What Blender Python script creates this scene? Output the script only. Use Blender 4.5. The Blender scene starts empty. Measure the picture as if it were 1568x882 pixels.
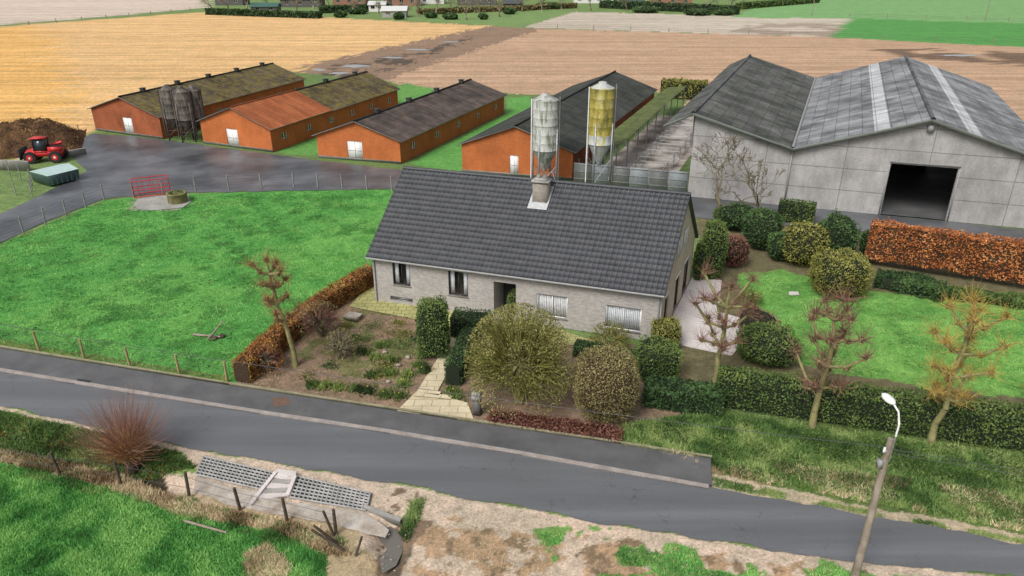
import bpy, math, random
import numpy as np
rng=np.random.default_rng(7); random.seed(7)
F=1130.;TH=math.radians(24.8);H=21.
ST,CT=math.sin(TH),math.cos(TH)
# survey helpers: plan bearings -> metric ground coordinates (metres)
def ray(x,y):
    u=(x-784)/F; v=(441-y)/F
    return np.array([u,CT+v*ST,-ST+v*CT])
def G(x,y,z=0.):
    d=ray(x,y); t=(z-H)/d[2]
    return np.array([d[0]*t,d[1]*t,z])
def elev(bx,by,ty):
    b=G(bx,by); d=ray(bx,ty); return H+b[1]/d[1]*d[2]
def mpp(by): # metres per survey unit at a ground row
    d=ray(784,by); return (-H/d[2])/F
def unit(v): v=np.asarray(v,float); return v/np.linalg.norm(v)
Z=np.array([0,0,1.])
scene=bpy.context.scene
def vn(x,y,z=0.,seed=0):
    x=np.asarray(x,float);y=np.asarray(y,float);z=np.asarray(z,float)+0*x
    xi,yi,zi=np.floor(x),np.floor(y),np.floor(z)
    fx,fy,fz=x-xi,y-yi,z-zi
    fx=fx*fx*(3-2*fx);fy=fy*fy*(3-2*fy);fz=fz*fz*(3-2*fz)
    def h(a,b,c):
        s=np.sin(a*127.1+b*311.7+c*74.7+seed*53.3)*43758.5453
        return s-np.floor(s)
    r=0
    for i in (0,1):
        for j in (0,1):
            for k in (0,1):
                r=r+h(xi+i,yi+j,zi+k)*(fx if i else 1-fx)*(fy if j else 1-fy)*(fz if k else 1-fz)
    return r
def fbm(x,y,seed=0,o=3):
    r=0;a=.5;t=0
    for i in range(o):
        r=r+a*vn(x*2**i,y*2**i,0,seed+i);t+=a;a*=.5
    return r/t
class B:
    def __init__(s): s.V=[];s.n=0;s.L=[];s.K=[];s.M=[];s.A=[];s.U=[];s.mats=[]
    def mi(s,m):
        if m not in s.mats: s.mats.append(m)
        return s.mats.index(m)
    def add(s,v,f,mat,var=.5,uv=None):
        v=np.asarray(v,float).reshape(-1,3); f=np.asarray(f,int)
        s.V.append(v); s.L.append((f+s.n).ravel()); s.K.append(np.full(len(f),f.shape[1])); s.M.append(np.full(len(f),s.mi(mat)))
        s.A.append(np.broadcast_to(np.asarray(var,float),(len(v),)))
        s.U.append(np.zeros((f.size,2)) if uv is None else np.asarray(uv,float).reshape(-1,2)); s.n+=len(v)
    def build(s,name,parent=None,smooth=False):
        me=bpy.data.meshes.new(name)
        V=np.concatenate(s.V);L=np.concatenate(s.L);K=np.concatenate(s.K);Mi=np.concatenate(s.M);A=np.concatenate(s.A);U=np.concatenate(s.U)
        me.vertices.add(len(V));me.vertices.foreach_set('co',V.astype('f').ravel())
        me.loops.add(len(L));me.loops.foreach_set('vertex_index',L.astype('i'))
        me.polygons.add(len(K));st=np.concatenate([[0],np.cumsum(K)[:-1]])
        me.polygons.foreach_set('loop_start',st.astype('i'))
        for m in s.mats: me.materials.append(m)
        me.polygons.foreach_set('material_index',Mi.astype('i'))
        if smooth: me.polygons.foreach_set('use_smooth',np.ones(len(K),dtype=bool))
        uvl=me.uv_layers.new(name='UVMap')
        uvl.data.foreach_set('uv',U.astype('f').ravel())
        at=me.attributes.new('var','FLOAT','POINT');at.data.foreach_set('value',A.astype('f'))
        me.update(calc_edges=True)
        ob=bpy.data.objects.new(name,me);scene.collection.objects.link(ob)
        if parent: ob.parent=parent
        return ob
def empty(name):
    e=bpy.data.objects.new(name,None);scene.collection.objects.link(e);return e
# ---------- primitives
def quad(b,p,mat,uv=None,var=.5):
    p=np.array(p,float)
    if uv is None:
        L=np.linalg.norm(p[1]-p[0]);W=np.linalg.norm(p[3]-p[0]);uv=[(0,0),(L,0),(L,W),(0,W)]
    b.add(p,[[0,1,2,3]],mat,var,uv)
def slab(b,p,th,mat,side=None,uv=None,var=.5):
    p=np.array(p,float);q=p-Z*th
    quad(b,p,mat,uv,var)
    s=side or mat
    b.add(np.concatenate([p,q]),[[4,7,6,5],[0,4,5,1],[1,5,6,2],[2,6,7,3],[3,7,4,0]],s,var)
def box(b,c,size,mat,yaw=0.,var=.5,R=None):
    x,y,z=[q/2 for q in size]
    v=np.array([[-x,-y,-z],[x,-y,-z],[x,y,-z],[-x,y,-z],[-x,-y,z],[x,-y,z],[x,y,z],[-x,y,z]])
    if R is None:
        R=np.array([[math.cos(yaw),-math.sin(yaw),0],[math.sin(yaw),math.cos(yaw),0],[0,0,1]])
    v=v@R.T+np.asarray(c)
    f=[[0,3,2,1],[4,5,6,7],[0,1,5,4],[1,2,6,5],[2,3,7,6],[3,0,4,7]]
    X,Y,W=size
    uv=[(0,0),(0,Y),(X,Y),(X,0),(0,0),(X,0),(X,Y),(0,Y),(0,0),(X,0),(X,W),(0,W),(0,0),(Y,0),(Y,W),(0,W),(0,0),(X,0),(X,W),(0,W),(0,0),(Y,0),(Y,W),(0,W)]
    b.add(v,f,mat,var,uv)
def tubes(b,P0,P1,r0,r1,mat,n=5,var=.5,cap=False):
    P0=np.atleast_2d(np.asarray(P0,float));P1=np.atleast_2d(np.asarray(P1,float));m=len(P0)
    r0=np.broadcast_to(np.asarray(r0,float),(m,));r1=np.broadcast_to(np.asarray(r1,float),(m,))
    D=P1-P0;D=D/np.maximum(np.linalg.norm(D,axis=1,keepdims=True),1e-6)
    ref=np.where(np.abs(D[:,2:3])<.9,np.array([[0,0,1.]]),np.array([[1.,0,0]]))
    A=np.cross(D,ref);A/=np.linalg.norm(A,axis=1,keepdims=True);C=np.cross(D,A)
    a=np.arange(n)*2*math.pi/n
    ring=np.cos(a)[None,:,None]*A[:,None]+np.sin(a)[None,:,None]*C[:,None]
    v=np.concatenate([P0[:,None]+ring*r0[:,None,None],P1[:,None]+ring*r1[:,None,None]],axis=1)
    i=np.arange(n);f=np.stack([i,(i+1)%n,n+(i+1)%n,n+i],1)
    ff=(f[None]+(np.arange(m)*2*n)[:,None,None]).reshape(-1,4)
    vv=np.repeat(np.broadcast_to(np.asarray(var,float),(m,)),2*n)
    b.add(v.reshape(-1,3),ff,mat,vv)
    if cap:
        for k in range(m):
            b.add(v[k,:n],[list(range(n))],mat,.5);b.add(v[k,n:],[list(range(n))],mat,.5)
def lathe(b,c,prof,mat,n=20,var=.5):
    prof=np.array(prof,float);a=np.arange(n)*2*math.pi/n;m=len(prof)
    v=np.stack([np.outer(prof[:,0],np.cos(a)),np.outer(prof[:,0],np.sin(a)),np.repeat(prof[:,1:2],n,1)],2)+np.asarray(c)
    f=[];uv=[]
    R=max(prof[:,0])
    for j in range(m-1):
        for i in range(n):
            k=(i+1)%n;f.append([j*n+i,j*n+k,(j+1)*n+k,(j+1)*n+i])
            u0=i/n*6.28*R;u1=(i+1)/n*6.28*R;uv+=[(u0,prof[j,1]),(u1,prof[j,1]),(u1,prof[j+1,1]),(u0,prof[j+1,1])]
    b.add(v.reshape(-1,3),f,mat,var,uv)
def rdir(n):
    d=rng.normal(size=(n,3));return d/np.linalg.norm(d,axis=1,keepdims=True)
def leaves(b,P,size,mat,var,asp=.6):
    n=len(P);a=rdir(n);c=np.cross(a,rdir(n));c/=np.maximum(np.linalg.norm(c,axis=1,keepdims=True),1e-6)
    s=(size*rng.uniform(.6,1.4,n))[:,None]
    v=np.stack([P+a*s,P+c*s*asp,P-a*s,P-c*s*asp],1).reshape(-1,3)
    b.add(v,np.arange(4*n).reshape(n,4),mat,np.repeat(np.clip(var,0,1),4))
def clump(P,sc=1.2,seed=3):
    return np.clip(.5+1.5*(vn(P[:,0]*sc,P[:,1]*sc,P[:,2]*sc,seed)-.5),0,1)
def tufts(b,P,h,w,mat,k=4,spread=.06,lean=.5):
    n=len(P);P=np.repeat(P,k,0);m=len(P)
    o=rng.normal(size=(m,3))*spread;o[:,2]=0;P=P+o
    a=rng.uniform(0,6.283,m);t=np.stack([np.cos(a),np.sin(a),0*a],1)
    hh=h*rng.uniform(.5,1.3,m);l=rng.normal(size=(m,2))*lean
    tip=P+np.stack([l[:,0]*hh,l[:,1]*hh,hh],1)
    v=np.stack([P-t*w,P+t*w,tip],1).reshape(-1,3)
    var=np.clip(.9*(fbm(P[:,0]*.9,P[:,1]*.9,5,4)*2.2-.6)+.4*rng.random(m)-.1,0,1)
    b.add(v,np.arange(3*m).reshape(m,3),mat,np.repeat(var,3))
def inpoly(X,Y,poly):
    r=np.zeros(X.shape,bool);n=len(poly);j=n-1
    for i in range(n):
        xi,yi=poly[i][:2];xj,yj=poly[j][:2]
        c=((yi>Y)!=(yj>Y))&(X<(xj-xi)*(Y-yi)/((yj-yi) if yj!=yi else 1e-9)+xi)
        r^=c;j=i
    return r
def W(poly): return [G(*p) for p in poly]
def scatter(poly,n,z=0.,thr=0.,sc=.9):
    w=np.array(W(poly));lo=w.min(0);hi=w.max(0)
    out=[];c=0
    while c<n:
        x=rng.uniform(lo[0],hi[0],n*2);y=rng.uniform(lo[1],hi[1],n*2)
        k=inpoly(x,y,w)
        if thr: k&=fbm(x*sc,y*sc,61,4)>thr
        p=np.stack([x[k],y[k],0*x[k]+z],1);out.append(p);c+=len(p)
    return np.concatenate(out)[:n]
# ---------- materials
def M(name,rough=.8,spec=.3):
    m=bpy.data.materials.new(name);m.use_nodes=True
    nt=m.node_tree;b=nt.nodes['Principled BSDF'];b.inputs['Roughness'].default_value=rough
    b.inputs['Specular IOR Level'].default_value=spec
    return m,nt,b
def ramp(nt,src,stops):
    r=nt.nodes.new('ShaderNodeValToRGB');e=r.color_ramp.elements
    while len(e)<len(stops): e.new(.5)
    for i,(p,c) in enumerate(stops): e[i].position=p;e[i].color=(*c,1)
    nt.links.new(src,r.inputs[0]);return r.outputs[0]
def mul(nt,a,bb,fac=1.,mode='MULTIPLY'):
    m=nt.nodes.new('ShaderNodeMix');m.data_type='RGBA';m.blend_type=mode
    if hasattr(fac,'links') : nt.links.new(fac,m.inputs[0])
    else: m.inputs[0].default_value=fac
    for s,i in ((a,6),(bb,7)):
        if hasattr(s,'links'): nt.links.new(s,m.inputs[i])
        else: m.inputs[i].default_value=(*s,1)
    return m.outputs[2]
def noise(nt,scale,detail=4,vec=None,rough=.6,dist=0.):
    n=nt.nodes.new('ShaderNodeTexNoise');n.inputs['Scale'].default_value=scale;n.inputs['Detail'].default_value=detail
    n.inputs['Roughness'].default_value=rough;n.inputs['Distortion'].default_value=dist
    if vec is not None: nt.links.new(vec,n.inputs['Vector'])
    return n.outputs[0]
def bump(nt,b,src,st,dist=.05):
    n=nt.nodes.new('ShaderNodeBump');n.inputs['Strength'].default_value=st;n.inputs['Distance'].default_value=dist
    nt.links.new(src,n.inputs['Height']);nt.links.new(n.outputs[0],b.inputs['Normal'])
def coord(nt,kind='Object',rot=0,scale=(1,1,1)):
    t=nt.nodes.new('ShaderNodeTexCoord');mp=nt.nodes.new('ShaderNodeMapping')
    mp.inputs['Rotation'].default_value=(0,0,rot);mp.inputs['Scale'].default_value=scale
    nt.links.new(t.outputs[kind],mp.inputs[0]);return mp.outputs[0]
def g(v): return (v,v,v)
def surf(name,stops,scale=1.,rough=.85,bs=.3,fine=12.,spec=.3,bd=.03,kind='Object',rot=0,sc=(1,1,1),fr=(.75,1.25),cracks=0):
    m,nt,b=M(name,rough,spec);v=coord(nt,kind,rot,sc)
    c=ramp(nt,noise(nt,scale,5,v),stops)
    v2=coord(nt,kind);f=noise(nt,fine,4,v2)
    c=mul(nt,c,ramp(nt,f,[(.3,g(fr[0])),(.7,g(min(fr[1],1.)))]))
    if cracks:
        vo=nt.nodes.new('ShaderNodeTexVoronoi');vo.feature='DISTANCE_TO_EDGE';vo.inputs['Scale'].default_value=cracks
        nn=nt.nodes.new('ShaderNodeTexNoise');nn.inputs['Scale'].default_value=1.5;nt.links.new(v2,nn.inputs['Vector'])
        av=nt.nodes.new('ShaderNodeVectorMath');av.operation='ADD';nt.links.new(v2,av.inputs[0]);nt.links.new(nn.outputs['Color'],av.inputs[1]);nt.links.new(av.outputs[0],vo.inputs['Vector'])
        cr=ramp(nt,vo.outputs[0],[(.0,g(1)),(.012,g(0))]);mk=ramp(nt,noise(nt,.35,3,v2),[(.5,g(0)),(.6,g(.55))])
        cm=mul(nt,cr,mk);c=mul(nt,c,(.03,.03,.03),cm,'MIX')
    nt.links.new(c,b.inputs['Base Color']);bump(nt,b,f,bs,bd)
    rr=nt.nodes.new('ShaderNodeMapRange');rr.inputs[1].default_value=.3;rr.inputs[2].default_value=.7;rr.inputs[3].default_value=max(rough-.12,.05);rr.inputs[4].default_value=min(rough+.12,1)
    nt.links.new(noise(nt,scale*.7,4,v),rr.inputs[0]);nt.links.new(rr.outputs[0],b.inputs['Roughness']);return m
def leafm(name,d,mid,l,rough=.6):
    m,nt,b=M(name,rough,.25);a=nt.nodes.new('ShaderNodeAttribute');a.attribute_name='var'
    nt.links.new(ramp(nt,a.outputs['Fac'],[(.05,d),(.5,mid),(.95,l)]),b.inputs['Base Color']);return m
def brick(name,c1,c2,mo,w=.22,h=.075,ms=.012,stain=(.6,1.),rough=.85,scale=.6,bs=.4,off=.5,streak=0):
    m,nt,b=M(name,rough,.2);uv=coord(nt,'UV')
    t=nt.nodes.new('ShaderNodeTexBrick');nt.links.new(uv,t.inputs['Vector']);t.offset=off
    t.inputs['Color1'].default_value=(*c1,1);t.inputs['Color2'].default_value=(*c2,1);t.inputs['Mortar'].default_value=(*mo,1)
    t.inputs['Scale'].default_value=1;t.inputs['Mortar Size'].default_value=ms;t.inputs['Brick Width'].default_value=w;t.inputs['Row Height'].default_value=h
    o=coord(nt,'Object')
    c=mul(nt,t.outputs[0],ramp(nt,noise(nt,scale,5,o),[(.3,g(stain[0])),(.65,g(stain[1]))]))
    c=mul(nt,c,ramp(nt,noise(nt,7,3,o),[(.3,g(.8)),(.7,g(1.))]))
    if streak: c=mul(nt,c,ramp(nt,noise(nt,.8,6,coord(nt,'UV',0,(1.1,.35,1)),.7),[(.33,g(streak)),(.6,g(1.))]))
    nt.links.new(c,b.inputs['Base Color'])
    inv=nt.nodes.new('ShaderNodeMath');inv.operation='SUBTRACT';inv.inputs[0].default_value=1;nt.links.new(t.outputs[1],inv.inputs[1])
    bump(nt,b,inv.outputs[0],bs,.01);return m
def roofm(name,base,dark,moss,mossw=(.45,.65),corr=.18,rough=.85,pan=(1.0,1.2),pc=.72):
    m,nt,b=M(name,rough,.25);uv=coord(nt,'UV');o=coord(nt,'Object')
    c=ramp(nt,noise(nt,.35,6,o,.65),[(.38,dark),(.60,base)])
    st=noise(nt,.9,5,coord(nt,'UV',0,(1.,.12,1)))
    c=mul(nt,c,ramp(nt,st,[(.35,g(.55)),(.65,g(1.))]))
    mm=ramp(nt,noise(nt,1.3,8,o,.75),[(mossw[0],g(0)),(mossw[1],g(1))])
    c=mul(nt,c,moss,mm,'MIX')
    t=nt.nodes.new('ShaderNodeTexBrick');nt.links.new(uv,t.inputs['Vector']);t.offset=0.
    t.inputs['Color1'].default_value=(1,1,1,1);t.inputs['Color2'].default_value=(pc,pc,pc,1);t.inputs['Mortar'].default_value=(.4,.4,.4,1)
    t.inputs['Scale'].default_value=1;t.inputs['Mortar Size'].default_value=.03;t.inputs['Brick Width'].default_value=pan[0];t.inputs['Row Height'].default_value=pan[1]
    c=mul(nt,c,t.outputs[0]);c=mul(nt,c,ramp(nt,noise(nt,9,4,o),[(.3,g(.6)),(.7,g(1))]))
    nt.links.new(c,b.inputs['Base Color'])
    w=nt.nodes.new('ShaderNodeTexWave');w.inputs['Scale'].default_value=.314/corr*1.0;nt.links.new(uv,w.inputs['Vector'])
    bump(nt,b,w.outputs['Fac'],.6,.04);return m
def plain(name,c,rough=.6,metal=0.,spec=.4):
    m,nt,b=M(name,rough,spec);o=coord(nt,'Object')
    c2=mul(nt,c,ramp(nt,noise(nt,5,4,o),[(.3,g(.72)),(.7,g(1))]))
    nt.links.new(c2,b.inputs['Base Color']);b.inputs['Metallic'].default_value=metal;return m
RA=math.atan2(.31,.95)
asph=surf('asphalt_road',[(.25,(.105,.108,.112)),(.5,(.135,.139,.145)),(.75,(.185,.19,.197))],.7,.45,.25,30,.5,.01,rot=RA,sc=(.07,1.1,1),cracks=.5)
asph2=surf('asphalt_walk',[(.3,(.085,.085,.087)),(.7,(.14,.14,.14))],.7,.55,.25,25,.4,.01,cracks=.7)
yardm=surf('asphalt_yard',[(.32,(.05,.053,.058)),(.5,(.10,.105,.113)),(.68,(.16,.165,.175))],.22,.42,.25,10,.5,.01,cracks=.25)
gutter=surf('concrete_gutter',[(.3,(.26,.22,.20)),(.7,(.40,.36,.33))],1.5,.8)
conc=surf('concrete',[(.3,(.26,.25,.23)),(.7,(.42,.40,.37))],.8,.8)
concpale=surf('concrete_pale',[(.3,(.56,.50,.47)),(.7,(.74,.68,.65))],.5,.8)
edgem=surf('garden_edging_stone',[(.3,(.22,.20,.11)),(.7,(.38,.35,.24))],1.5)
pathm=brick('paving_yellow',(.68,.59,.40),(.60,.51,.34),(.35,.3,.18),.9,.6,.02,(.78,1.))
pathg=brick('paving_mossy',(.50,.48,.20),(.42,.40,.17),(.2,.2,.08),.5,.5,.02,(.7,1.))
wallb=brick('house_brick',(.48,.44,.40),(.33,.305,.285),(.48,.46,.43),.24,.085,.012,(.85,1.))
wallc=brick('gable_brick',(.60,.50,.37),(.50,.42,.31),(.52,.46,.37),.24,.085,.012,(.85,1.))
redb=brick('red_brick',(.50,.13,.045),(.38,.095,.04),(.30,.15,.08),.24,.085,.010,(.6,1.),scale=.35,streak=.75)
redo=brick('orange_brick',(.66,.18,.048),(.56,.135,.038),(.42,.20,.08),.24,.085,.010,(.72,1.),scale=.35,streak=.82)
panel=brick('barn_concrete_panels',(.47,.455,.44),(.42,.405,.39),(.25,.24,.23),6.4,1.9,.035,(.66,1.),scale=.35,off=0.,streak=.74)
def mk_tiles():
    m,nt,b=M('roof_tiles',.5,.4);a=nt.nodes.new('ShaderNodeAttribute');a.attribute_name='var'
    c=ramp(nt,a.outputs['Fac'],[(0,(.042,.044,.050)),(1,(.060,.062,.070))])
    o=coord(nt,'Object')
    c=mul(nt,c,ramp(nt,noise(nt,.5,5,o),[(.3,g(.82)),(.7,g(1))]))
    c=mul(nt,c,(.10,.10,.06),ramp(nt,noise(nt,1.6,6,o,.7),[(.62,g(0)),(.8,g(.5))]),'MIX')
    nt.links.new(c,b.inputs['Base Color']);return m
tiles=mk_tiles()
roofA=roofm('shed_roof_mossy',(.19,.145,.10),(.09,.07,.055),(.24,.19,.04),(.44,.60))
roofB=roofm('shed_roof_brown',(.22,.165,.135),(.095,.078,.07),(.15,.13,.05),(.58,.75))
roofC=roofm('shed_roof_dark',(.11,.115,.105),(.055,.058,.055),(.085,.10,.04),(.5,.7))
roofO=roofm('shed_roof_orange',(.72,.23,.085),(.56,.16,.055),(.35,.17,.07),(.64,.9),.25,.8,(.3,.35),.88)
roofG=roofm('leanto_roof_green',(.15,.18,.08),(.09,.10,.06),(.18,.22,.06),(.35,.6))
barnL=roofm('barn_roof_weathered',(.24,.24,.23),(.09,.095,.09),(.09,.105,.055),(.48,.68),pan=(1.1,1.1))
barnR=roofm('barn_roof_lighter',(.50,.51,.52),(.22,.225,.23),(.14,.15,.12),(.56,.76),pan=(1.1,1.1))
skyl=roofm('skylight_sheet',(.86,.87,.88),(.62,.63,.62),(.45,.46,.42),(.60,.85),pan=(1.1,1.1),pc=.9)
white=plain('white_paint',(.80,.80,.78),.5)
fasc=plain('grey_fascia',(.30,.30,.29))
darkf=plain('dark_window_frame',(.03,.03,.032),.4)
dark=plain('dark_interior',(.012,.012,.013),.9)
blind=plain('white_blinds',(.80,.83,.86),.7)
galv=plain('galvanised_steel',(.42,.43,.43),.45,.6)
def mk_glass():
    m,nt,b=M('window_glass',.05,.5);nt.nodes.remove(b)
    t=nt.nodes.new('ShaderNodeBsdfTransparent');gl=nt.nodes.new('ShaderNodeBsdfGlossy');gl.inputs['Roughness'].default_value=.05
    mx=nt.nodes.new('ShaderNodeMixShader');mx.inputs[0].default_value=.15
    nt.links.new(t.outputs[0],mx.inputs[1]);nt.links.new(gl.outputs[0],mx.inputs[2])
    nt.links.new(mx.outputs[0],nt.nodes['Material Output'].inputs[0]);return m
glass=mk_glass()
bark=surf('bark',[(.3,(.11,.095,.06)),(.7,(.26,.22,.14))],3,.9,.6,14)
barkg=surf('bark_green',[(.3,(.16,.15,.06)),(.7,(.32,.29,.13))],3,.9,.6,14)
wood=surf('weathered_wood',[(.3,(.20,.16,.12)),(.7,(.38,.33,.27))],2,.85,.5,20)
woody=surf('fence_wood_yellow',[(.3,(.28,.22,.10)),(.7,(.42,.34,.16))],2,.85,.5,20)
darkw=surf('dark_post_wood',[(.3,(.05,.04,.03)),(.7,(.13,.10,.07))],3)
concp=surf('concrete_post',[(.3,(.20,.20,.19)),(.7,(.34,.34,.32))],2,.85)
wire=plain('wire_steel',(.10,.10,.10),.5,.3)
redp=plain('red_paint',(.60,.03,.03),.4)
blackr=plain('black_rubber',(.02,.02,.02),.8)
manure=surf('manure',[(.3,(.05,.03,.018)),(.7,(.18,.10,.05))],1.2,.95,1.,5,.1,.2)
# ---------- ground
LW=(.105,.335,.075)
def zone_polys():
    L=LW
    z=[]
    def a(p,c,row=0.,amp=.3,thr=None,sc=.5): z.append((p,c,row,amp,thr,sc))
    a([(-900,60),(0,40),(320,18),(760,40),(700,60),(470,112),(300,140),(60,230),(-900,420)],(.82,.54,.27),1.,1.)
    a([(-900,60),(-900,420),(60,230),(120,150),(60,40)],(.86,.52,.19),1.,6.)
    a([(440,120),(480,97),(745,40),(830,44),(760,70),(600,140)],(.32,.22,.16),.5,2.5)
    a([(470,112),(560,92),(640,80),(740,50),(620,100),(520,125)],(.13,.10,.08),.5,2,.45,.3)
    a([(560,150),(600,118),(830,44),(1250,56),(2400,110),(2400,260),(1700,230),(1000,165),(780,160)],(.59,.40,.28),1.,1.5)
    a([(1300,75),(1460,76),(2300,110),(2300,130),(1420,92)],(.22,.15,.11),1,3,.4,.2)
    a([(800,42),(880,18),(1300,28),(1275,57)],(.62,.55,.48),1.,.5)
    a([(1180,35),(1300,33),(1275,57),(1100,52)],(.42,.35,.29),1.,2.,.5,.1)
    a([(1275,57),(1300,28),(2400,60),(2400,115)],(.11,.34,.09),.3,.5)
    a([(1120,27),(1200,-10),(2400,-10),(2400,60),(1300,28)],(.22,.42,.17),.3,1.)
    a([(600,28),(850,8),(870,20),(800,42)],(.21,.32,.12),.2,1.)
    a([(-900,40),(-900,-30),(320,-20),(320,12),(0,38)],(.72,.61,.54),1.,1.)
    a([(130,212),(430,108),(620,128),(640,130),(560,118),(640,135),(820,145),(1050,140),(1050,300),(480,260),(300,240)],(.15,.23,.08),0,.4)
    a([(425,234),(482,238),(640,165),(665,135),(620,128)],(.15,.35,.09),0,.2)
    a([(625,250),(705,262),(820,190),(810,147),(775,150),(775,175)],(.14,.37,.09),0,.2)
    a([(-500,500),(0,375),(160,306),(250,298),(600,284),(640,300),(600,400),(370,600),(-500,460)],L,0,.1)
    a([(0,500),(200,420),(420,380),(560,330),(600,300),(560,420),(400,560),(0,530)],(.14,.37,.085),0,1.,.5,.25)
    a([(0,380),(160,310),(600,290),(560,430),(380,570),(0,530)],(.075,.23,.05),0,.3,.60,.8)
    a([(200,322),(205,300),(290,297),(292,312),(270,322)],(.42,.37,.31),0,.3)
    a([(-400,470),(0,530),(352,590),(352,575),(0,520),(-400,455)],(.16,.22,.06),0,.1)
    a([(352,592),(560,440),(560,400),(650,480),(990,530),(1110,560),(1110,640),(950,690),(700,650)],(.30,.21,.15),0,.1)
    a([(450,540),(560,470),(650,500),(660,560),(600,600)],(.18,.18,.08),0,.5,.52,.9)
    a([(755,625),(955,655),(955,685),(745,650)],(.14,.06,.04),0,.15)
    a([(1065,330),(1700,380),(1900,760),(1050,600),(1040,500),(1080,430)],(.18,.16,.09),0,.1)
    a([(1130,420),(1200,412),(1290,440),(1340,445),(1440,455),(1800,500),(1800,640),(1300,575),(1200,550),(1190,500),(1140,480)],(.17,.36,.085),0,.15)
    a([(1270,470),(1800,560),(1800,640),(1300,575)],(.21,.42,.10),0,.5,.45,.5)
    a([(1145,480),(1190,482),(1192,515),(1160,540),(1120,520)],(.42,.30,.28),0,.1)
    a([(950,690),(950,650),(1090,625),(1900,720),(1900,870),(1110,752),(1085,735),(1085,705)],(.13,.19,.06),0,.2)
    a([(1000,690),(1400,700),(1900,760),(1900,850),(1120,740)],(.26,.22,.12),0,.4,.55,.8)
    a([(1088,722),(1300,768),(1568,818),(1900,880),(1900,900),(1300,790),(1085,750)],(.50,.42,.30),0,.15)
    near=[(-400,520),(0,622),(100,643),(300,688),(600,738),(900,798),(1250,850),(1568,886),(2200,980),(1500,1300),(-300,1300),(-900,700)]
    a(near,(.62,.50,.40),0,.1)
    a([(620,790),(1300,870),(1400,1000),(560,1000)],(.48,.33,.21),0,.4,.5,1.3)
    a([(700,800),(1500,900),(1500,1100),(600,1100)],(.28,.20,.13),0,.4,.6,2.)
    a([(820,812),(900,810),(1250,862),(1500,900),(1500,1100),(900,1000),(850,860)],(.18,.34,.09),0,.3,.54,.9)
    a([(-600,560),(0,628),(120,655),(270,690),(300,720),(200,725),(0,690),(-600,600)],(.16,.26,.07),0,.25)
    a([(-600,610),(0,668),(200,720),(300,760),(520,800),(600,870),(540,1000),(-600,720)],(.50,.39,.25),0,.3)
    a([(-600,570),(0,648),(100,668),(190,695),(250,722),(250,742),(170,722),(0,676),(-600,600)],(.06,.055,.035),0,.15)
    a([(560,772),(612,800),(604,840),(575,860),(560,900),(530,1000),(575,1000),(625,850),(640,800)],(.15,.12,.09),0,.15)
    a([(600,745),(650,752),(660,800),(600,870),(560,900),(600,800)],(.24,.17,.12),0,.3,.48,1.5)
    a([(-600,650),(0,702),(90,728),(200,752),(280,790),(420,812),(505,845),(500,900),(480,1300),(-900,1300)],(.105,.34,.075),0,.2)
    a([(380,850),(410,835),(440,870),(430,900),(380,900)],(.55,.42,.18),0,.4)
    a([(0,760),(200,790),(400,860),(400,1100),(0,1100)],(.08,.27,.05),0,.8,.55,.5)
    return z
def axis_x():
    x=list(np.arange(0,24,.13));s=.13
    while x[-1]<3000: s*=1.045;x.append(x[-1]+s)
    x=np.array(x);return np.concatenate([-x[:0:-1],x])
def axis_y():
    y=[-60,-20,0,8]
    while y[-1]<3500:
        v=y[-1];y.append(v+max(.09,v*v/15500*.9) if v>12 else v+1.)
    return np.array(y)
xs,ys=axis_x(),axis_y()
GX,GY=np.meshgrid(xs,ys)
sh=GX.shape
def seg_dist(X,Y,pl):
    d=np.full(X.shape,1e9)
    for a,b_ in zip(pl[:-1],pl[1:]):
        ab=b_[:2]-a[:2];t=np.clip(((X-a[0])*ab[0]+(Y-a[1])*ab[1])/(ab@ab),0,1)
        d=np.minimum(d,np.hypot(X-a[0]-t*ab[0],Y-a[1]-t*ab[1]))
    return d
ditch=W([(-400,600),(-60,652),(100,684),(200,712),(270,740)])
ditchb=W([(592,812),(597,850),(560,900),(540,1000)])
ditch2=W([(1120,695),(1300,708),(1568,740),(1900,790)])
def gz(X,Y):
    X=np.asarray(X,float);Y=np.asarray(Y,float)
    z=-.03+.0*X
    near=(Y<60)
    z=z+np.where(near,.025*(fbm(X*1.2,Y*1.2,9)-.5)*2,0)
    z=z-.6*np.exp(-(seg_dist(X,Y,ditch)/.62)**2)-.45*np.exp(-(seg_dist(X,Y,ditchb)/.55)**2)
    z=z-.35*np.exp(-(seg_dist(X,Y,ditch2)/.8)**2)
    return z
GZ=gz(GX,GY)
col=np.zeros(sh+(3,));col[:]=(.19,.28,.10);row=np.zeros(sh)
nx=(fbm(GX*1.1,GY*1.1,21)-.5)*2;ny=(fbm(GX*1.1,GY*1.1,31)-.5)*2
nX=(fbm(GX*5,GY*5,41)-.5)*2;nY=(fbm(GX*5,GY*5,51)-.5)*2
for p,c,r,amp,thr,sc in zone_polys():
    w=W(p);m=inpoly(GX+nx*amp*1.6+nX*amp*.6,GY+ny*amp*1.6+nY*amp*.6,w)
    if thr is not None: m&=(fbm(GX*sc,GY*sc,61,4)>thr)
    col[m]=c;row[m]=r
n=len(xs);i=np.arange(len(ys)-1)[:,None]*n+np.arange(n-1)[None]
f=np.stack([i,i+1,i+1+n,i+n],-1).reshape(-1,4)
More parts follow.
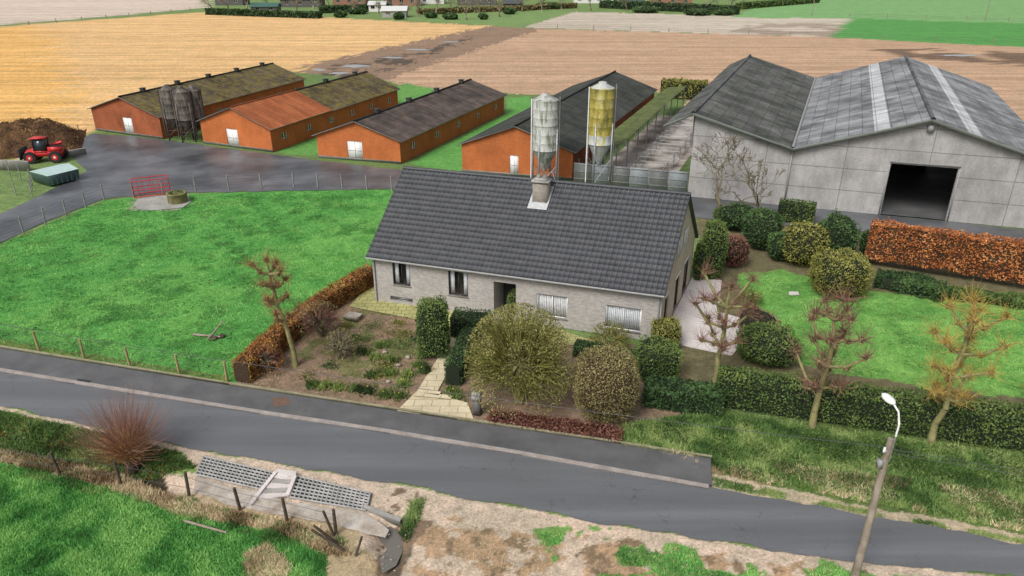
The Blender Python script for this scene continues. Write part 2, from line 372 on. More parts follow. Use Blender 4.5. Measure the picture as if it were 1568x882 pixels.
def mk_ground():
    m,nt,b=M('ground_cover',.9,.15);a=nt.nodes.new('ShaderNodeAttribute');a.attribute_name='Col'
    rw=nt.nodes.new('ShaderNodeAttribute');rw.attribute_name='var'
    o=coord(nt,'Object');c=a.outputs['Color']
    c=mul(nt,c,ramp(nt,noise(nt,.25,5,o),[(.3,(.80,.84,.78)),(.7,(1.1,1.05,1.0))]))
    c=mul(nt,c,ramp(nt,noise(nt,1.7,6,o,.7),[(.3,(.60,.64,.62)),(.72,(1.27,1.22,1.25))]))
    f=noise(nt,11,6,o,.75)
    c=mul(nt,c,ramp(nt,f,[(.3,g(.5)),(.7,g(1.3))]))
    st=noise(nt,1.,5,coord(nt,'Object',RA,(.012,.6,1)),.7)
    s=ramp(nt,st,[(.35,(.66,.62,.56)),(.65,g(1.16))]);c=mul(nt,c,s,rw.outputs['Fac'])
    nt.links.new(c,b.inputs['Base Color']);bump(nt,b,f,.8,.06);return m
groundm=mk_ground()
gb=B();gb.add(np.stack([GX,GY,GZ],-1).reshape(-1,3),f,groundm,row.ravel())
go=gb.build('ground',smooth=True)
ca=go.data.attributes.new('Col','FLOAT_COLOR','POINT')
ca.data.foreach_set('color',np.concatenate([col.reshape(-1,3),np.ones((col.size//3,1))],1).astype('f').ravel())
# ---------- flat sheets
def sheet(name,poly,z,mat,thick=0.,jit=0.,world=False):
    w=[np.array(p,float) for p in (poly if world else W(poly))]
    if jit:
        o=[]
        for a,c in zip(w,w[1:]+w[:1]):
            k=max(1,int(np.linalg.norm(c-a)/.4));
            for t in range(k):
                p=a+(c-a)*t/k
                if t: p=p+np.array([0,(fbm(p[0]*1.1,p[1]*1.1,5)-.5)*4*jit+random.uniform(-jit,jit)*.4,0])
                o.append(p)
        w=o
    w=np.array(w);w[:,2]=z;n=len(w);b=B()
    b.add(w,[list(range(n))],mat,.5,w[:,:2])
    if thick:
        q=w.copy();q[:,2]-=thick;i=np.arange(n)
        b.add(np.concatenate([w,q]),np.stack([i,i+n,(i+1)%n+n,(i+1)%n],1),mat)
    return b.build(name)
sheet('farmyard_asphalt',[(-700,520),(-300,440),(0,372),(60,344),(160,304),(250,296),(600,289),(640,300),(1052,332),(1330,356),(2000,430),(2000,385),(1600,355),(1050,299),(876,287),(700,270),(480,245),(310,222),(210,209),(140,205),(100,226),(132,262),(60,300),(0,328),(-700,430)],.015,yardm,jit=.15)
edge=[(-700,450),(0,566),(120,586),(400,631),(600,661),(800,694),(1085,745)]
nearE=[(2200,985),(1568,886),(1250,852),(900,799),(600,739),(300,689),(100,644),(0,622),(-700,500)]
sheet('road',edge+[(1300,785),(1568,834),(2200,945)]+nearE,.02,asph,jit=.12)
sheet('sidewalk',[(-700,424),(0,535),(352,592),(700,645),(950,682),(1088,704),(1090,745)]+edge[::-1][1:],.075,asph2,thick=.10)
e=[p*1. for p in W(edge)]
kb=B()
for a,c in zip(e[:-1],e[1:]):
    d=unit(c-a);nn=np.array([d[1],-d[0],0]);
    slab(kb,[a+Z*.08+nn*.2,c+Z*.08+nn*.2,c+Z*.085-nn*.05,a+Z*.085-nn*.05],.1,gutter)
kb.build('kerb')
kb=B()
e=W([(-400,468),(0,532),(352,589),(700,642),(952,680),(1090,702)])
for a,c in zip(e[:-1],e[1:]):
    d=unit(c-a);nn=np.array([d[1],-d[0],0]);slab(kb,[a+Z*.13+nn*.06,c+Z*.13+nn*.06,c+Z*.13-nn*.06,a+Z*.13-nn*.06],.14,edgem)
kb.build('garden_edging')
sheet('path',[(608,630),(726,645),(716,618),(668,604),(712,522),(690,518),(640,598)],.05,pathm,thick=.05)
b=B()
for (y0,x0,x1) in ((600,640,672),(606,634,690)):
    a_=G(x0,y0,.1);c_=G(x1,y0+5,.1);slab(b,[a_,c_,c_+np.array([.1,.35,0]),a_+np.array([.1,.35,0])],.1,pathm)
b.build('path_step')
sheet('house_apron_paving',[(535,470),(560,440),(600,430),(760,470),(900,520),(1000,540),(985,556),(880,530),(735,500),(712,522),(690,518),(640,490)],.03,pathg)
sheet('terrace',[(1060,425),(1105,430),(1100,478),(1142,490),(1146,518),(1120,545),(1040,528),(1022,500)],.05,concpale,thick=.06)
sheet('garden_flagstone',[(1208,447),(1222,447),(1224,452),(1208,452)],.03,concpale,thick=.03)
sheet('well_slab',[(205,314),(212,303),(250,299),(288,301),(293,309),(280,318),(240,322),(212,321)],.03,conc,thick=.03)
pud,nt_,b_=M('puddle_water',.04,.6);b_.inputs['Base Color'].default_value=(.25,.24,.22,1)
for k,(x,y,wx,wy) in enumerate([(545,101,26,3),(520,112,20,2),(640,76,24,1.5),(690,64,20,1),(600,88,22,1.5),(1470,85,40,1.5),(490,107,14,2)]):
    a=np.linspace(0,6.28,19)[:-1];sheet('puddle',[(x+math.cos(t)*wx*random.uniform(.5,1.1),y+math.sin(t)*wy*random.uniform(.4,1.1)) for t in a],.0,pud)
# ---------- wall builder
def wall(b,P,dx,L,Ht,mat,ops=(),nrm=None,depth=.14,rev=None):
    P=np.asarray(P,float);S=sorted({0,L,*[o[0] for o in ops],*[o[1] for o in ops]});T=sorted({0,Ht,*[o[2] for o in ops],*[o[3] for o in ops]})
    for s0,s1 in zip(S[:-1],S[1:]):
        for t0,t1 in zip(T[:-1],T[1:]):
            cs,ct=(s0+s1)/2,(t0+t1)/2
            if any(o[0]<cs<o[1] and o[2]<ct<o[3] for o in ops): continue
            quad(b,[P+dx*s0+Z*t0,P+dx*s1+Z*t0,P+dx*s1+Z*t1,P+dx*s0+Z*t1],mat,[(s0,t0),(s1,t0),(s1,t1),(s0,t1)])
    for o in ops:
        s0,s1,t0,t1=o[:4];kind=o[4];dp=o[5] if len(o)>5 else depth
        c=[P+dx*s0+Z*t0,P+dx*s1+Z*t0,P+dx*s1+Z*t1,P+dx*s0+Z*t1];k=[q-nrm*dp for q in c]
        if dp>0:
            for i in range(4): quad(b,[c[i],c[(i+1)%4],k[(i+1)%4],k[i]],rev or mat)
        def bar(sa,sb,ta,tb,dd,m,th=.05):
            q=[P+dx*sa+Z*ta-nrm*dd,P+dx*sb+Z*ta-nrm*dd,P+dx*sb+Z*tb-nrm*dd,P+dx*sa+Z*tb-nrm*dd]
            r=[x-nrm*th for x in q]
            b.add(q+r,[[0,1,2,3],[0,4,5,1],[1,5,6,2],[2,6,7,3],[3,7,4,0]],m)
        if kind=='open': continue
        if kind in('dark','vent'): quad(b,k,dark)
        if kind=='vent':
            for q in range(3): bar(s0,s1,t0+.05+q*.12,t0+.09+q*.12,dp*.4,galv,.02)
        if kind=='sdoor':
            bar(s0,s1,t0,t1,dp*.5,white);bar((s0+s1)/2-.015,(s0+s1)/2+.015,t0,t1,dp*.5-.01,darkf,.02);bar(s0+.1,s1-.1,t0+1.0,t0+1.05,dp*.5-.012,fasc,.02)
        if kind in('win','blinds','swin'):
            fm=darkf if kind!='blinds' else white
            if kind=='swin': fm=white
            w=.06
            for a in ((s0,s1,t0,t0+w),(s0,s1,t1-w,t1),(s0,s0+w,t0+w,t1-w),(s1-w,s1,t0+w,t1-w)): bar(*a,dp-.06,fm)
            mid=(s0+s1)/2;bar(mid-w/2,mid+w/2,t0+w,t1-w,dp-.055,fm)
            quad(b,[q+nrm*.02 for q in k],glass)
            k2=[q-nrm*.35 for q in k];quad(b,k2,dark)
            for i in range(4): quad(b,[k[i],k[(i+1)%4],k2[(i+1)%4],k2[i]],dark)
            if kind=='blinds':
                m_=int((s1-s0)/.11)
                for q in range(m_):
                    sa=s0+.02+q*(s1-s0-.04)/m_;bar(sa,sa+.09,t0+.05,t1-.05,dp+.04+.02*(q%2),blind,.01)
            if kind=='win':
                bar(s0+.07,s0+.34,t0+.05,t1-.05,dp+.05,blind,.02);bar(s1-.34,s1-.07,t0+.05,t1-.05,dp+.05,blind,.02)
                bar(s0-.02,s1+.02,t1+.005,t1+.12,-.02,white,.05)
            slab(b,[P+dx*(s0-.06)+Z*t0+nrm*.06,P+dx*(s1+.06)+Z*t0+nrm*.06,P+dx*(s1+.06)+Z*t0-nrm*.05,P+dx*(s0-.06)+Z*t0-nrm*.05],.05,conc)
# ---------- house
house=empty('brick_house')
A0=G(575,460);A1=G(1008,524);d=unit(A1-A0);LN=np.linalg.norm(A1-A0);nv=unit(np.array([.395,.918,0]));fn=np.array([d[1],-d[0],0])
def onw(x,y):
    r=ray(x,y);C=np.array([0,0,H]);t=((A0-C)@fn)/(r@fn);p=C+r*t;return (p-A0)@d,p[2]
WD=9.6;EV=3.38;RG=7.52
hb=B()
ops=[]
for (x0,x1,y0,y1,k) in [(600,629,400,440,'win'),(686,717,414,456,'win'),(822,868,449,489,'blinds'),(928,980,467,509,'blinds')]:
    s0,za=onw(x0,y0);s1,zb=onw(x1,y1);_,zt=onw((x0+x1)/2,y0+(2 if k=='win' else 3));_,zb=onw((x0+x1)/2,y1-3);ops.append((s0,s1,zb,min(zt,EV-.25),k))
s0,_=onw(756,450);s1,_=onw(790,455);ops.append((s0,s1,.12,2.5,'open',.0))
DS0,DS1=s0,s1
s0,_=onw(598,460);s1,_=onw(632,462);ops.append((s0,s1,.2,.5,'vent'))
wall(hb,A0,d,LN,EV,wallb,ops,fn)
q=A0+d*DS0;q2=A0+d*DS1
quad(hb,[q+Z*.12,q+nv*1.5+Z*.12,q+nv*1.5+Z*2.5,q+Z*2.5],wallb);quad(hb,[q2+Z*.12,q2+nv*1.5+Z*.12,q2+nv*1.5+Z*2.5,q2+Z*2.5],wallb)
quad(hb,[q+Z*2.5,q2+Z*2.5,q2+nv*1.5+Z*2.5,q+nv*1.5+Z*2.5],white);slab(hb,[q+Z*.12-nv*.3,q2+Z*.12-nv*.3,q2+nv*1.5+Z*.12,q+nv*1.5+Z*.12],.12,conc)
quad(hb,[q+nv*1.5+Z*.12,q2+nv*1.5+Z*.12,q2+nv*1.5+Z*2.5,q+nv*1.5+Z*2.5],darkf)
quad(hb,[q+d*.8+nv*1.46+Z*.5,q+d*1.05+nv*1.46+Z*.5,q+d*1.05+nv*1.46+Z*2.2,q+d*.8+nv*1.46+Z*2.2],glass)
B1=A0+d*LN
def gable(b,P,dx,Wd,mat,ops,nrm):
    wall(b,P,dx,Wd,EV,mat,ops,nrm)
    b.add([P+Z*EV,P+dx*Wd+Z*EV,P+dx*Wd/2+Z*RG],[[0,1,2]],mat,.5,[(0,EV),(Wd,EV),(Wd/2,RG)])
gn=np.array([nv[1],-nv[0],0])
gable(hb,B1,nv,WD,wallc,[(.9,1.9,.1,2.4,'win'),(3.9,5.3,.1,2.4,'win'),(6.6,8.4,.1,2.4,'win')],gn)
for s in (3.4,5.2):
    P=B1+gn*.03+nv*s
    quad(hb,[P+Z*3.9,P+nv*.8+Z*3.9,P+nv*.8+Z*5.2,P+Z*5.2],darkf)
    for a_ in (s,s+.8,s+.4):
        box(hb,B1+gn*.045+nv*a_+Z*4.55,(.06,.05,1.36),white,math.atan2(nv[1],nv[0]))
gable(hb,A0,nv,WD,wallb,[(3,4.2,1,2.2,'win')],-gn)
wall(hb,A0+nv*WD,d,LN,EV,wallb,[],-fn)
hb.build('walls',house)
rb=B();OV=.32;OG=.18
def tile_slope(b,E,dx,up,Ln,SL):
    nc=int(Ln/.30);pr=5;xs_=np.linspace(0,Ln,nc*pr+1);nrw=int(SL/.36);nrm=np.cross(dx,up);nrm=nrm/np.linalg.norm(nrm)
    if nrm[2]<0:nrm=-nrm
    ph=(np.arange(nc*pr+1)%pr)/pr;hgt=.034*np.cos(ph*6.283)
    for r in range(nrw):
        a=SL*r/nrw-.03;c=SL*(r+1)/nrw
        wob=rng.normal()*.003
        lo=E+dx*xs_[:,None]+up*a+nrm*(hgt[:,None]+.050+wob);hi=E+dx*xs_[:,None]+up*c+nrm*(hgt[:,None]+.005)
        bt=lo-nrm*.07
        m=len(xs_);v=np.concatenate([bt,lo,hi]);i=np.arange(m-1)
        f=np.concatenate([np.stack([i,i+1,i+1+m,i+m],1),np.stack([i+m,i+m+1,i+1+2*m,i+2*m],1)])
        tv=rng.random(nc+1);vv=tv[np.minimum(np.arange(m)//pr,nc)]
        b.add(v,f,tiles,np.tile(vv,3))
ps=(RG-EV)/(WD/2)
for side in(0,1):
    if side==0: E=A0-d*OG-nv*OV+Z*(EV-OV*ps);up=nv+Z*ps
    else: E=A0-d*OG+nv*(WD+OV)+Z*(EV-OV*ps);up=-nv+Z*ps
    up=unit(up);SL=(WD/2+OV)*math.sqrt(1+ps*ps)
    tile_slope(rb,E+Z*.10,d,up,LN+2*OG,SL)
    p=[E+Z*.08,E+d*(LN+2*OG)+Z*.08,E+d*(LN+2*OG)+up*SL+Z*.08,E+up*SL+Z*.08]
    slab(rb,p,.16,darkf)
R0=A0-d*(OG+.03)+nv*WD/2+Z*(RG+.12)
k=int((LN+.4)/.38)
for i in range(k):
    a=R0+d*i*(LN+.42)/k;tubes(rb,a,a+d*(LN+.42)/k,.14,.12,tiles,8,random.random())
rb.build('roof',house)
gbm=B();E=A0-d*OG-nv*(OV+.09)+Z*(EV-OV*ps+.03)
tubes(gbm,E,E+d*(LN+2*OG),.065,.065,fasc,8)
for s in (.15,LN-.15): tubes(gbm,A0+d*s+fn*.08,A0+d*s+fn*.08+Z*(EV-.2),.045,.045,fasc,6)
gbm.build('gutter_pipe',house)
cb=B()
C=G(829,290,RG-.6);sC=(C-A0)@d
Pc=A0+d*sC+nv*(WD/2-.85);yaw=math.atan2(d[1],d[0])
chb=brick('chimney_brick',(.36,.31,.25),(.26,.23,.20),(.34,.32,.28),.24,.085,.012,(.6,1.))
RC=RG-.45
box(cb,Pc+Z*(RC-.25),(.95,.85,2.1),chb,yaw);box(cb,Pc+Z*(RC+.85),(1.12,1.02,.1),conc,yaw)
box(cb,Pc+Z*(RC+.95),(.8,.7,.1),conc,yaw)
for o in(-.2,.2): lathe(cb,Pc+d*o+Z*(RC+1.0),[(.14,0),(.13,.2),(.10,.2),(.10,0)],chb,10)
slab(cb,[Pc+nv*x+d*y+Z*(RG+.02-ps*(.85-x)+.19) for x,y in((-.8,-.62),(-.8,.62),(.5,.62),(.5,-.62))],.04,galv)
cb.build('chimney',house)
# ---------- sheds
def shed(name,f0,f1,bk,ev,rg,rmL,rmR,door,frontmat,sidemat,nwin=5,frontroof=None,vents=6):
    e=empty(name);b=B();P0,P1,Pb=G(*f0),G(*f1),G(*bk)
    a=P1-P0;Wd=np.linalg.norm(a);a=a/Wd;c=Pb-P1;L=np.linalg.norm(c);c=c/L
    nf=unit(np.array([a[1],-a[0],0]));ns=unit(np.array([c[1],-c[0],0]))
    ds,dw,kd=door
    wall(b,P0,a,Wd,ev,frontmat,[(ds*Wd-dw/2,ds*Wd+dw/2,0.02,2.1,kd)],nf)
    b.add([P0+Z*ev,P1+Z*ev,P0+a*Wd/2+Z*rg],[[0,1,2]],frontmat,.5,[(0,ev),(Wd,ev),(Wd/2,rg)])
    Q=P0+c*L
    wall(b,Q,a,Wd,ev,sidemat,[],-nf)
    b.add([Q+Z*ev,Q+a*Wd+Z*ev,Q+a*Wd/2+Z*rg],[[0,1,2]],sidemat,.5,[(0,ev),(Wd,ev),(Wd/2,rg)])
    ow=[(L*(i+.5)/nwin-.45,L*(i+.5)/nwin+.45,1.05,1.75,'swin') for i in range(nwin)]
    wall(b,P1,c,L,ev,sidemat,ow,ns);wall(b,P0,c,L,ev,sidemat,[],-ns)
    slab(b,[P0+nf*.04+Z*.25-a*.04,P1+nf*.04+Z*.25+a*.04,P1+Z*.25,P0+Z*.25],.25,conc)
    b.build('walls',e)
    r=B();sl=(rg-ev)/(Wd/2);o=.35
    def roofpair(c0,c1,mL,mR,dz=0.,oo=o):
        for sg,m in((0,mL),(1,mR)):
            if sg==0: Ea=P0-a*oo+Z*(ev-oo*sl+dz)
            else: Ea=P1+a*oo+Z*(ev-oo*sl+dz)
            Rr=P0+a*Wd/2+Z*(rg+dz)
            w=np.linalg.norm(Rr-Ea)
            slab(r,[Ea+c*c0,Ea+c*c1,Rr+c*c1,Rr+c*c0],.08,m,fasc,uv=[(c0,0),(c1,0),(c1,w),(c0,w)])
    if frontroof:
        roofpair(-.35,frontroof,roofO,roofO,.14);roofpair(frontroof-.02,L+.3,rmL,rmR,.09)
    else: roofpair(-.35,L+.3,rmL,rmR,.09)
    Rr=P0+a*Wd/2+Z*(rg+.12)
    if frontroof:
        tubes(r,Rr-c*.3,Rr+c*frontroof,.14,.14,roofO,6);tubes(r,Rr+c*frontroof,Rr+c*(L+.3),.13,.13,roofB,6)
    else: tubes(r,Rr-c*.3,Rr+c*(L+.3),.13,.13,roofC,6)
    r.build('roof',e)
    if vents:
        v=B()
        for i in range(vents):
            q=Rr+c*L*(i+.6)/vents*(1)
            if frontroof and L*(i+.6)/vents<frontroof: continue
            box(v,q+Z*.1,(.5,.5,.6),roofC,math.atan2(c[1],c[0]));box(v,q+Z*.42,(.65,.65,.06),darkf,math.atan2(c[1],c[0]))
        v.build('ridge_vents',e)
    return P0,P1,a,c,L,ns
shed('red_brick_shed',(147,199),(250,213),(468,148),2.7,4.5,roofA,roofA,(.52,1.6,'sdoor'),redb,redo,7,vents=5)
shed('red_brick_shed',(312,219),(418,233),(610,164),2.6,4.5,roofB,roofA,(.45,1.7,'sdoor'),redo,redo,6,frontroof=11.5,vents=4)
shed('red_brick_shed',(488,241),(614,251),(772,173),2.5,4.2,roofB,roofB,(.46,1.8,'sdoor'),redo,redo,5,vents=4)
P0,P1,sa,sc_,SLn,sns=shed('red_brick_shed',(708,263),(876,276),(1000,169),2.9,5.0,roofC,roofC,(.48,.9,'sdoor'),redo,redb,8,vents=0)
lt=empty('cattle_leanto');b=B()
q0=P1+sa*1.5;q1=q0+sa*2.6
slab(b,[q0+Z*3.1+sc_*1,q0+Z*3.1+sc_*(SLn+1),q1+Z*3.4+sc_*(SLn+1),q1+Z*3.4+sc_*1],.08,roofG,fasc)
b.build('roof',lt);b=B()
for i in range(9):
    p=q1-sa*.15+sc_*(1.2+i*(SLn-.5)/8);tubes(b,p,p+Z*3.3,.07,.07,galv,6)
    p=q0+sa*.15+sc_*(1.2+i*(SLn-.5)/8);tubes(b,p,p+Z*3.0,.07,.07,galv,6)
b.build('posts',lt)
pe=[P1+sa*1.5+sc_*.5,P1+sa*9.3+sc_*.5,P1+sa*9.3+sc_*34,P1+sa*1.5+sc_*34]
sheet('cattle_yard_concrete',pe,.03,surf('cattle_yard_floor',[(.38,(.18,.15,.12)),(.6,(.58,.52,.47))],.35,.8),world=True)
b=B()
for j,off in enumerate((5.2,8.4)):
    for i in range(10):
        p=P1+sa*off+sc_*(1+i*3.4);tubes(b,p,p+Z*1.35,.05,.05,galv,5)
    for h in(.4,.8,1.25): tubes(b,P1+sa*off+sc_+Z*h,P1+sa*off+sc_*31.6+Z*h,.035,.035,galv,4)
for i in range(10):
    p=P1+sa*5.2+sc_*(3+i*3.2)
    for h in(.4,.8,1.25): tubes(b,p+Z*h,p+sa*3.2+Z*h,.035,.035,galv,4)
b.build('cattle_railing')
b=B();a_=G(878,281);c_=G(1052,297);dd=unit(c_-a_);LL=np.linalg.norm(c_-a_)
pd_=plain('panel_steel_dull',(.42,.46,.48),.5,.2)
for i in range(6):
    p=a_+dd*LL*i/6;q=a_+dd*(LL*(i+1)/6-.06)
    m=[galv,pd_][i%2]
    slab(b,[p+Z*2.1,q+Z*2.1,q+Z*2.1-nv*.06,p+Z*2.1-nv*.06],2.05,m)
    for r in range(3): slab(b,[p+Z*(2.0-r*.7)-nv*.06,q+Z*(2.0-r*.7)-nv*.06,q+Z*(2.0-r*.7)-nv*.1,p+Z*(2.0-r*.7)-nv*.1],.08,fasc)
b.build('steel_panel_fence')
# ---------- barn
barn=empty('concrete_barn')
BL=G(1052,301);bd=unit(G(1450,339)-BL);bn=np.array([bd[1],-bd[0],0]);bb=np.array([15.8,37.2,0])
def bs(x,y):
    r=ray(x,y);C=np.array([0,0,H]);t=((BL-C)@bn)/(r@bn);p=C+r*t;return (p-BL)@bd,p[2]
sp,zp=bs(1063,174);sv,zv=bs(1214,228);sr,zr=bs(1428,184);se=sr+(sr-sv)*1.0
prof=[(sp-2.5,zp-1.25),(sp,zp),(sv,zv),(sr,zr),(se,zv)]
w=B()
d0,_=bs(1356,290);d1,_=bs(1460,290);_,dz=bs(1410,251)
hmin=4.6
wall(w,BL,bd,se,hmin,panel,[(d0,d1,.03,dz if dz<hmin else hmin-.05,'open',.25)],bn)
st=[(0,zp-.1-(0-sp)*0),(sp,zp),(sv,zv),(sr,zr),(se,zv)]
for (s0,z0),(s1,z1) in zip(st[:-1],st[1:]):
    w.add([BL+bd*s0+Z*hmin,BL+bd*s1+Z*hmin,BL+bd*s1+Z*z1,BL+bd*s0+Z*z0],[[0,1,2,3]],panel,.5,[(s0,hmin),(s1,hmin),(s1,z1),(s0,z0)])
wall(w,BL+bb,bd,se,zv,panel,[],-bn);bu=unit(bb);bL=np.linalg.norm(bb);bsn=np.array([bu[1],-bu[0],0])
wall(w,BL,bu,bL,4.6,panel,[(3+i*6.2,8+i*6.2,1.2,4.3,'dark',.3) for i in range(6)],-bsn)
wall(w,BL+bd*se,bu,bL,zv,panel,[],bsn)
slab(w,[BL+Z*.03,BL+bd*se+Z*.03,BL+bd*se+bb+Z*.03,BL+bb+Z*.03],.02,asph2)
w.build('walls',barn)
r=B();vg=plain('barn_verge',(.22,.24,.21))
for i,((s0,z0),(s1,z1)) in enumerate(zip(prof[:-1],prof[1:])):
    def pt(t,c,dz=0.): return BL+bd*(s0+(s1-s0)*t)+Z*(z0+(z1-z0)*t+.12+dz)+bu*c
    segs={0:[(0,1,barnL)],1:[(0,1,barnL)],2:[(0,.60,barnR),(.60,.71,skyl),(.71,1,barnR)],3:[(0,.27,barnR),(.27,.38,skyl),(.38,1,barnR)]}[i]
    wid=math.hypot(s1-s0,z1-z0)
    for t0,t1,m in segs:
        slab(r,[pt(t0,-.5),pt(t1,-.5),pt(t1,bL+.3),pt(t0,bL+.3)],.10,m,fasc,uv=[(-.5,t0*wid),(-.5,t1*wid),(bL,t1*wid),(bL,t0*wid)])
    slab(r,[pt(0,-.6,.04),pt(1,-.6,.04),pt(1,-.42,.04),pt(0,-.42,.04)],.22,vg)
for (s,z) in ((sp,zp),(sr,zr)): tubes(r,BL+bd*s+Z*(z+.16)-bu*.5,BL+bd*s+Z*(z+.16)+bu*(bL+.3),.16,.16,barnR,8)
tubes(r,BL+bd*sv+Z*(zv+.2)-bu*.5,BL+bd*sv+Z*(zv+.2)+bu*(bL+.3),.12,.12,fasc,6)
r.build('roof',barn)
t=B()
slab(t,[BL+bd*d0-bd*.1+bn*.08+Z*4.75,BL+bd*d1+bd*.1+bn*.08+Z*4.75,BL+bd*d1+bd*.1+Z*4.75,BL+bd*d0-bd*.1+Z*4.75],.12,fasc)
for s in (d0-.12,d1+.12): box(t,BL+bd*s+bn*.05+Z*2.3,(.10,.12,4.5),fasc,math.atan2(bd[1],bd[0]))
t.build('door_frame',barn)
t=B()
lathe(t,BL+bd*sr+bn*.06+Z*(zr-.9),[(.01,0),(.28,0),(.28,.5),(.01,.55)],fasc,8);box(t,BL+bd*sv+bn*.1+Z*2.6,(.12,.12,5.1),fasc)
t.build('downpipe_and_ridge_lamp',barn)
t=B();stw=plain('stored_straw',(.10,.08,.05),.9)
for i in range(3):
    for j in range(2+i%2): box(t,BL+bd*(d0+1.0+i*1.5)+bu*(16+i)+Z*(.6+j*1.15),(1.4,1.1,1.1),stw,.1*i)
t.build('straw_bales',barn)
# ---------- silos
VS=(1.2,1.2,.25)
sg=surf('silo_lichen_grey',[(.38,(.22,.24,.16)),(.5,(.50,.51,.47)),(.62,(.60,.61,.58))],2.2,.6,.1,20,sc=VS,fr=(.4,1.))
sy=surf('silo_yellow_moss',[(.3,(.12,.12,.04)),(.45,(.30,.25,.05)),(.6,(.44,.37,.08)),(.72,(.40,.41,.34))],1.6,.6,.1,9,sc=VS,fr=(.5,1))
sw=surf('silo_grey_yellow',[(.35,(.34,.36,.35)),(.52,(.50,.52,.52)),(.6,(.42,.38,.14))],2,.5,.1,9,sc=VS)
sd=surf('silo_dark_lichen',[(.35,(.04,.036,.03)),(.5,(.10,.085,.07)),(.7,(.22,.19,.16))],2.5,.7,.1,9,sc=VS)
def silo(name,bx,by,ty,dia,m1,m2,cone=1.6,leg=1.6,split=.5):
    e=empty(name);c=G(bx,by);ht=elev(bx,by,ty);R=dia/2;b=B()
    body=[(.18,leg),(R,leg+cone)];z=leg+cone;top=ht-.45
    k=int((top-z)/.75)
    p2=[]
    for i in range(k+1):
        zz=z+(top-z)*i/k;p2+=[(R+.035,zz-.03),(R+.035,zz+.03),(R,zz+.05)]
    lathe(b,c,body,m1,24);lathe(b,c,[(R,z)]+[q for q in p2 if q[1]<=z+(top-z)*split+.06],m1,24)
    lathe(b,c,[q for q in p2 if q[1]>=z+(top-z)*split-.05],m2,24)
    lathe(b,c,[(R+.05,top),(R*.35,ht-.05),(R*.33,ht+.1),(.01,ht+.15)],m1,24)
    b.build('hopper_and_drum',e);b=B()
    lm=galv if m1 is not sd else sd
    for i in range(4):
        a=math.pi/4+i*math.pi/2+.3;p=c+np.array([math.cos(a),math.sin(a),0])*(R+.06)
        box(b,p+Z*(leg+cone+2)/2,(.13,.13,leg+cone+2),lm,a)
        a2=a+math.pi/2;p2_=c+np.array([math.cos(a2),math.sin(a2),0])*(R+.06)
        tubes(b,p+Z*.5,p2_+Z*(leg+.6),.035,.035,lm,4);tubes(b,p+Z*leg,p2_+Z*leg,.035,.035,lm,4)
    for s in(-.2,.2):
        q=c+np.array([R+.12,s-.3,0]);tubes(b,q+Z*.4,q+Z*(ht-.1),.03,.03,lm,4)
    for i in range(int(ht/.4)):
        q=c+np.array([R+.12,-.3,.5+i*.4]);tubes(b,q-np.array([0,.2,0]),q+np.array([0,.2,0]),.018,.018,lm,4)
    tubes(b,c+np.array([-R-.1,-.3,.5]),c+np.array([-R-.1,-.3,ht-.3]),.06,.06,white if lm is galv else lm,6)
    b.build('legs_and_ladder',e)
silo('feed_silo',833,288,145,2.35,sg,sg,2.1,1.7);silo('feed_silo',915,285,127,2.25,sw,sy,2.0,2.2,.18)
silo('feed_silo',271,213,131,1.9,sd,sd,1.4,1.2);silo('feed_silo',291,216,134,1.9,sd,sd,1.4,1.2);silo('feed_silo',307,212,132,1.9,sd,sd,1.4,1.2)
# ---------- vegetation generators
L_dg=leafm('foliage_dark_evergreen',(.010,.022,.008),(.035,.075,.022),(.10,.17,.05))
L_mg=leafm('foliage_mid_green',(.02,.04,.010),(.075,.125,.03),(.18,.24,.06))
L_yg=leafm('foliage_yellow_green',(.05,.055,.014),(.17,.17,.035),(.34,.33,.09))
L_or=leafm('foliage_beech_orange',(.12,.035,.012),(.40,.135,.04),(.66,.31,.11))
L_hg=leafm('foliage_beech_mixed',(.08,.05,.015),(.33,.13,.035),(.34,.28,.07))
L_br=leafm('twigs_brown_olive',(.06,.05,.02),(.18,.15,.06),(.33,.29,.12))
L_rd=leafm('foliage_reddish',(.06,.02,.015),(.17,.07,.05),(.30,.16,.11))
L_gr=leafm('grass_blades',(.04,.15,.03),(.105,.34,.07),(.27,.52,.14))
L_vg=leafm('verge_blades',(.035,.07,.018),(.10,.19,.045),(.26,.34,.11))
L_dr=leafm('dry_grass',(.20,.13,.07),(.46,.35,.20),(.68,.56,.36))
T_or=leafm('twigs_orange',(.16,.07,.04),(.32,.155,.07),(.46,.27,.12))
T_rd=leafm('twigs_red',(.10,.045,.04),(.22,.10,.075),(.36,.20,.15))
T_yl=leafm('twigs_yellow',(.26,.15,.04),(.46,.30,.07),(.58,.44,.13))
T_br=leafm('twigs_bare',(.09,.075,.05),(.20,.17,.11),(.34,.29,.20))
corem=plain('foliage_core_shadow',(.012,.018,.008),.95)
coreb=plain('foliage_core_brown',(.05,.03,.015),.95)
def superr(dv,p): return (np.abs(dv)**p).sum(1)**(-1/p)
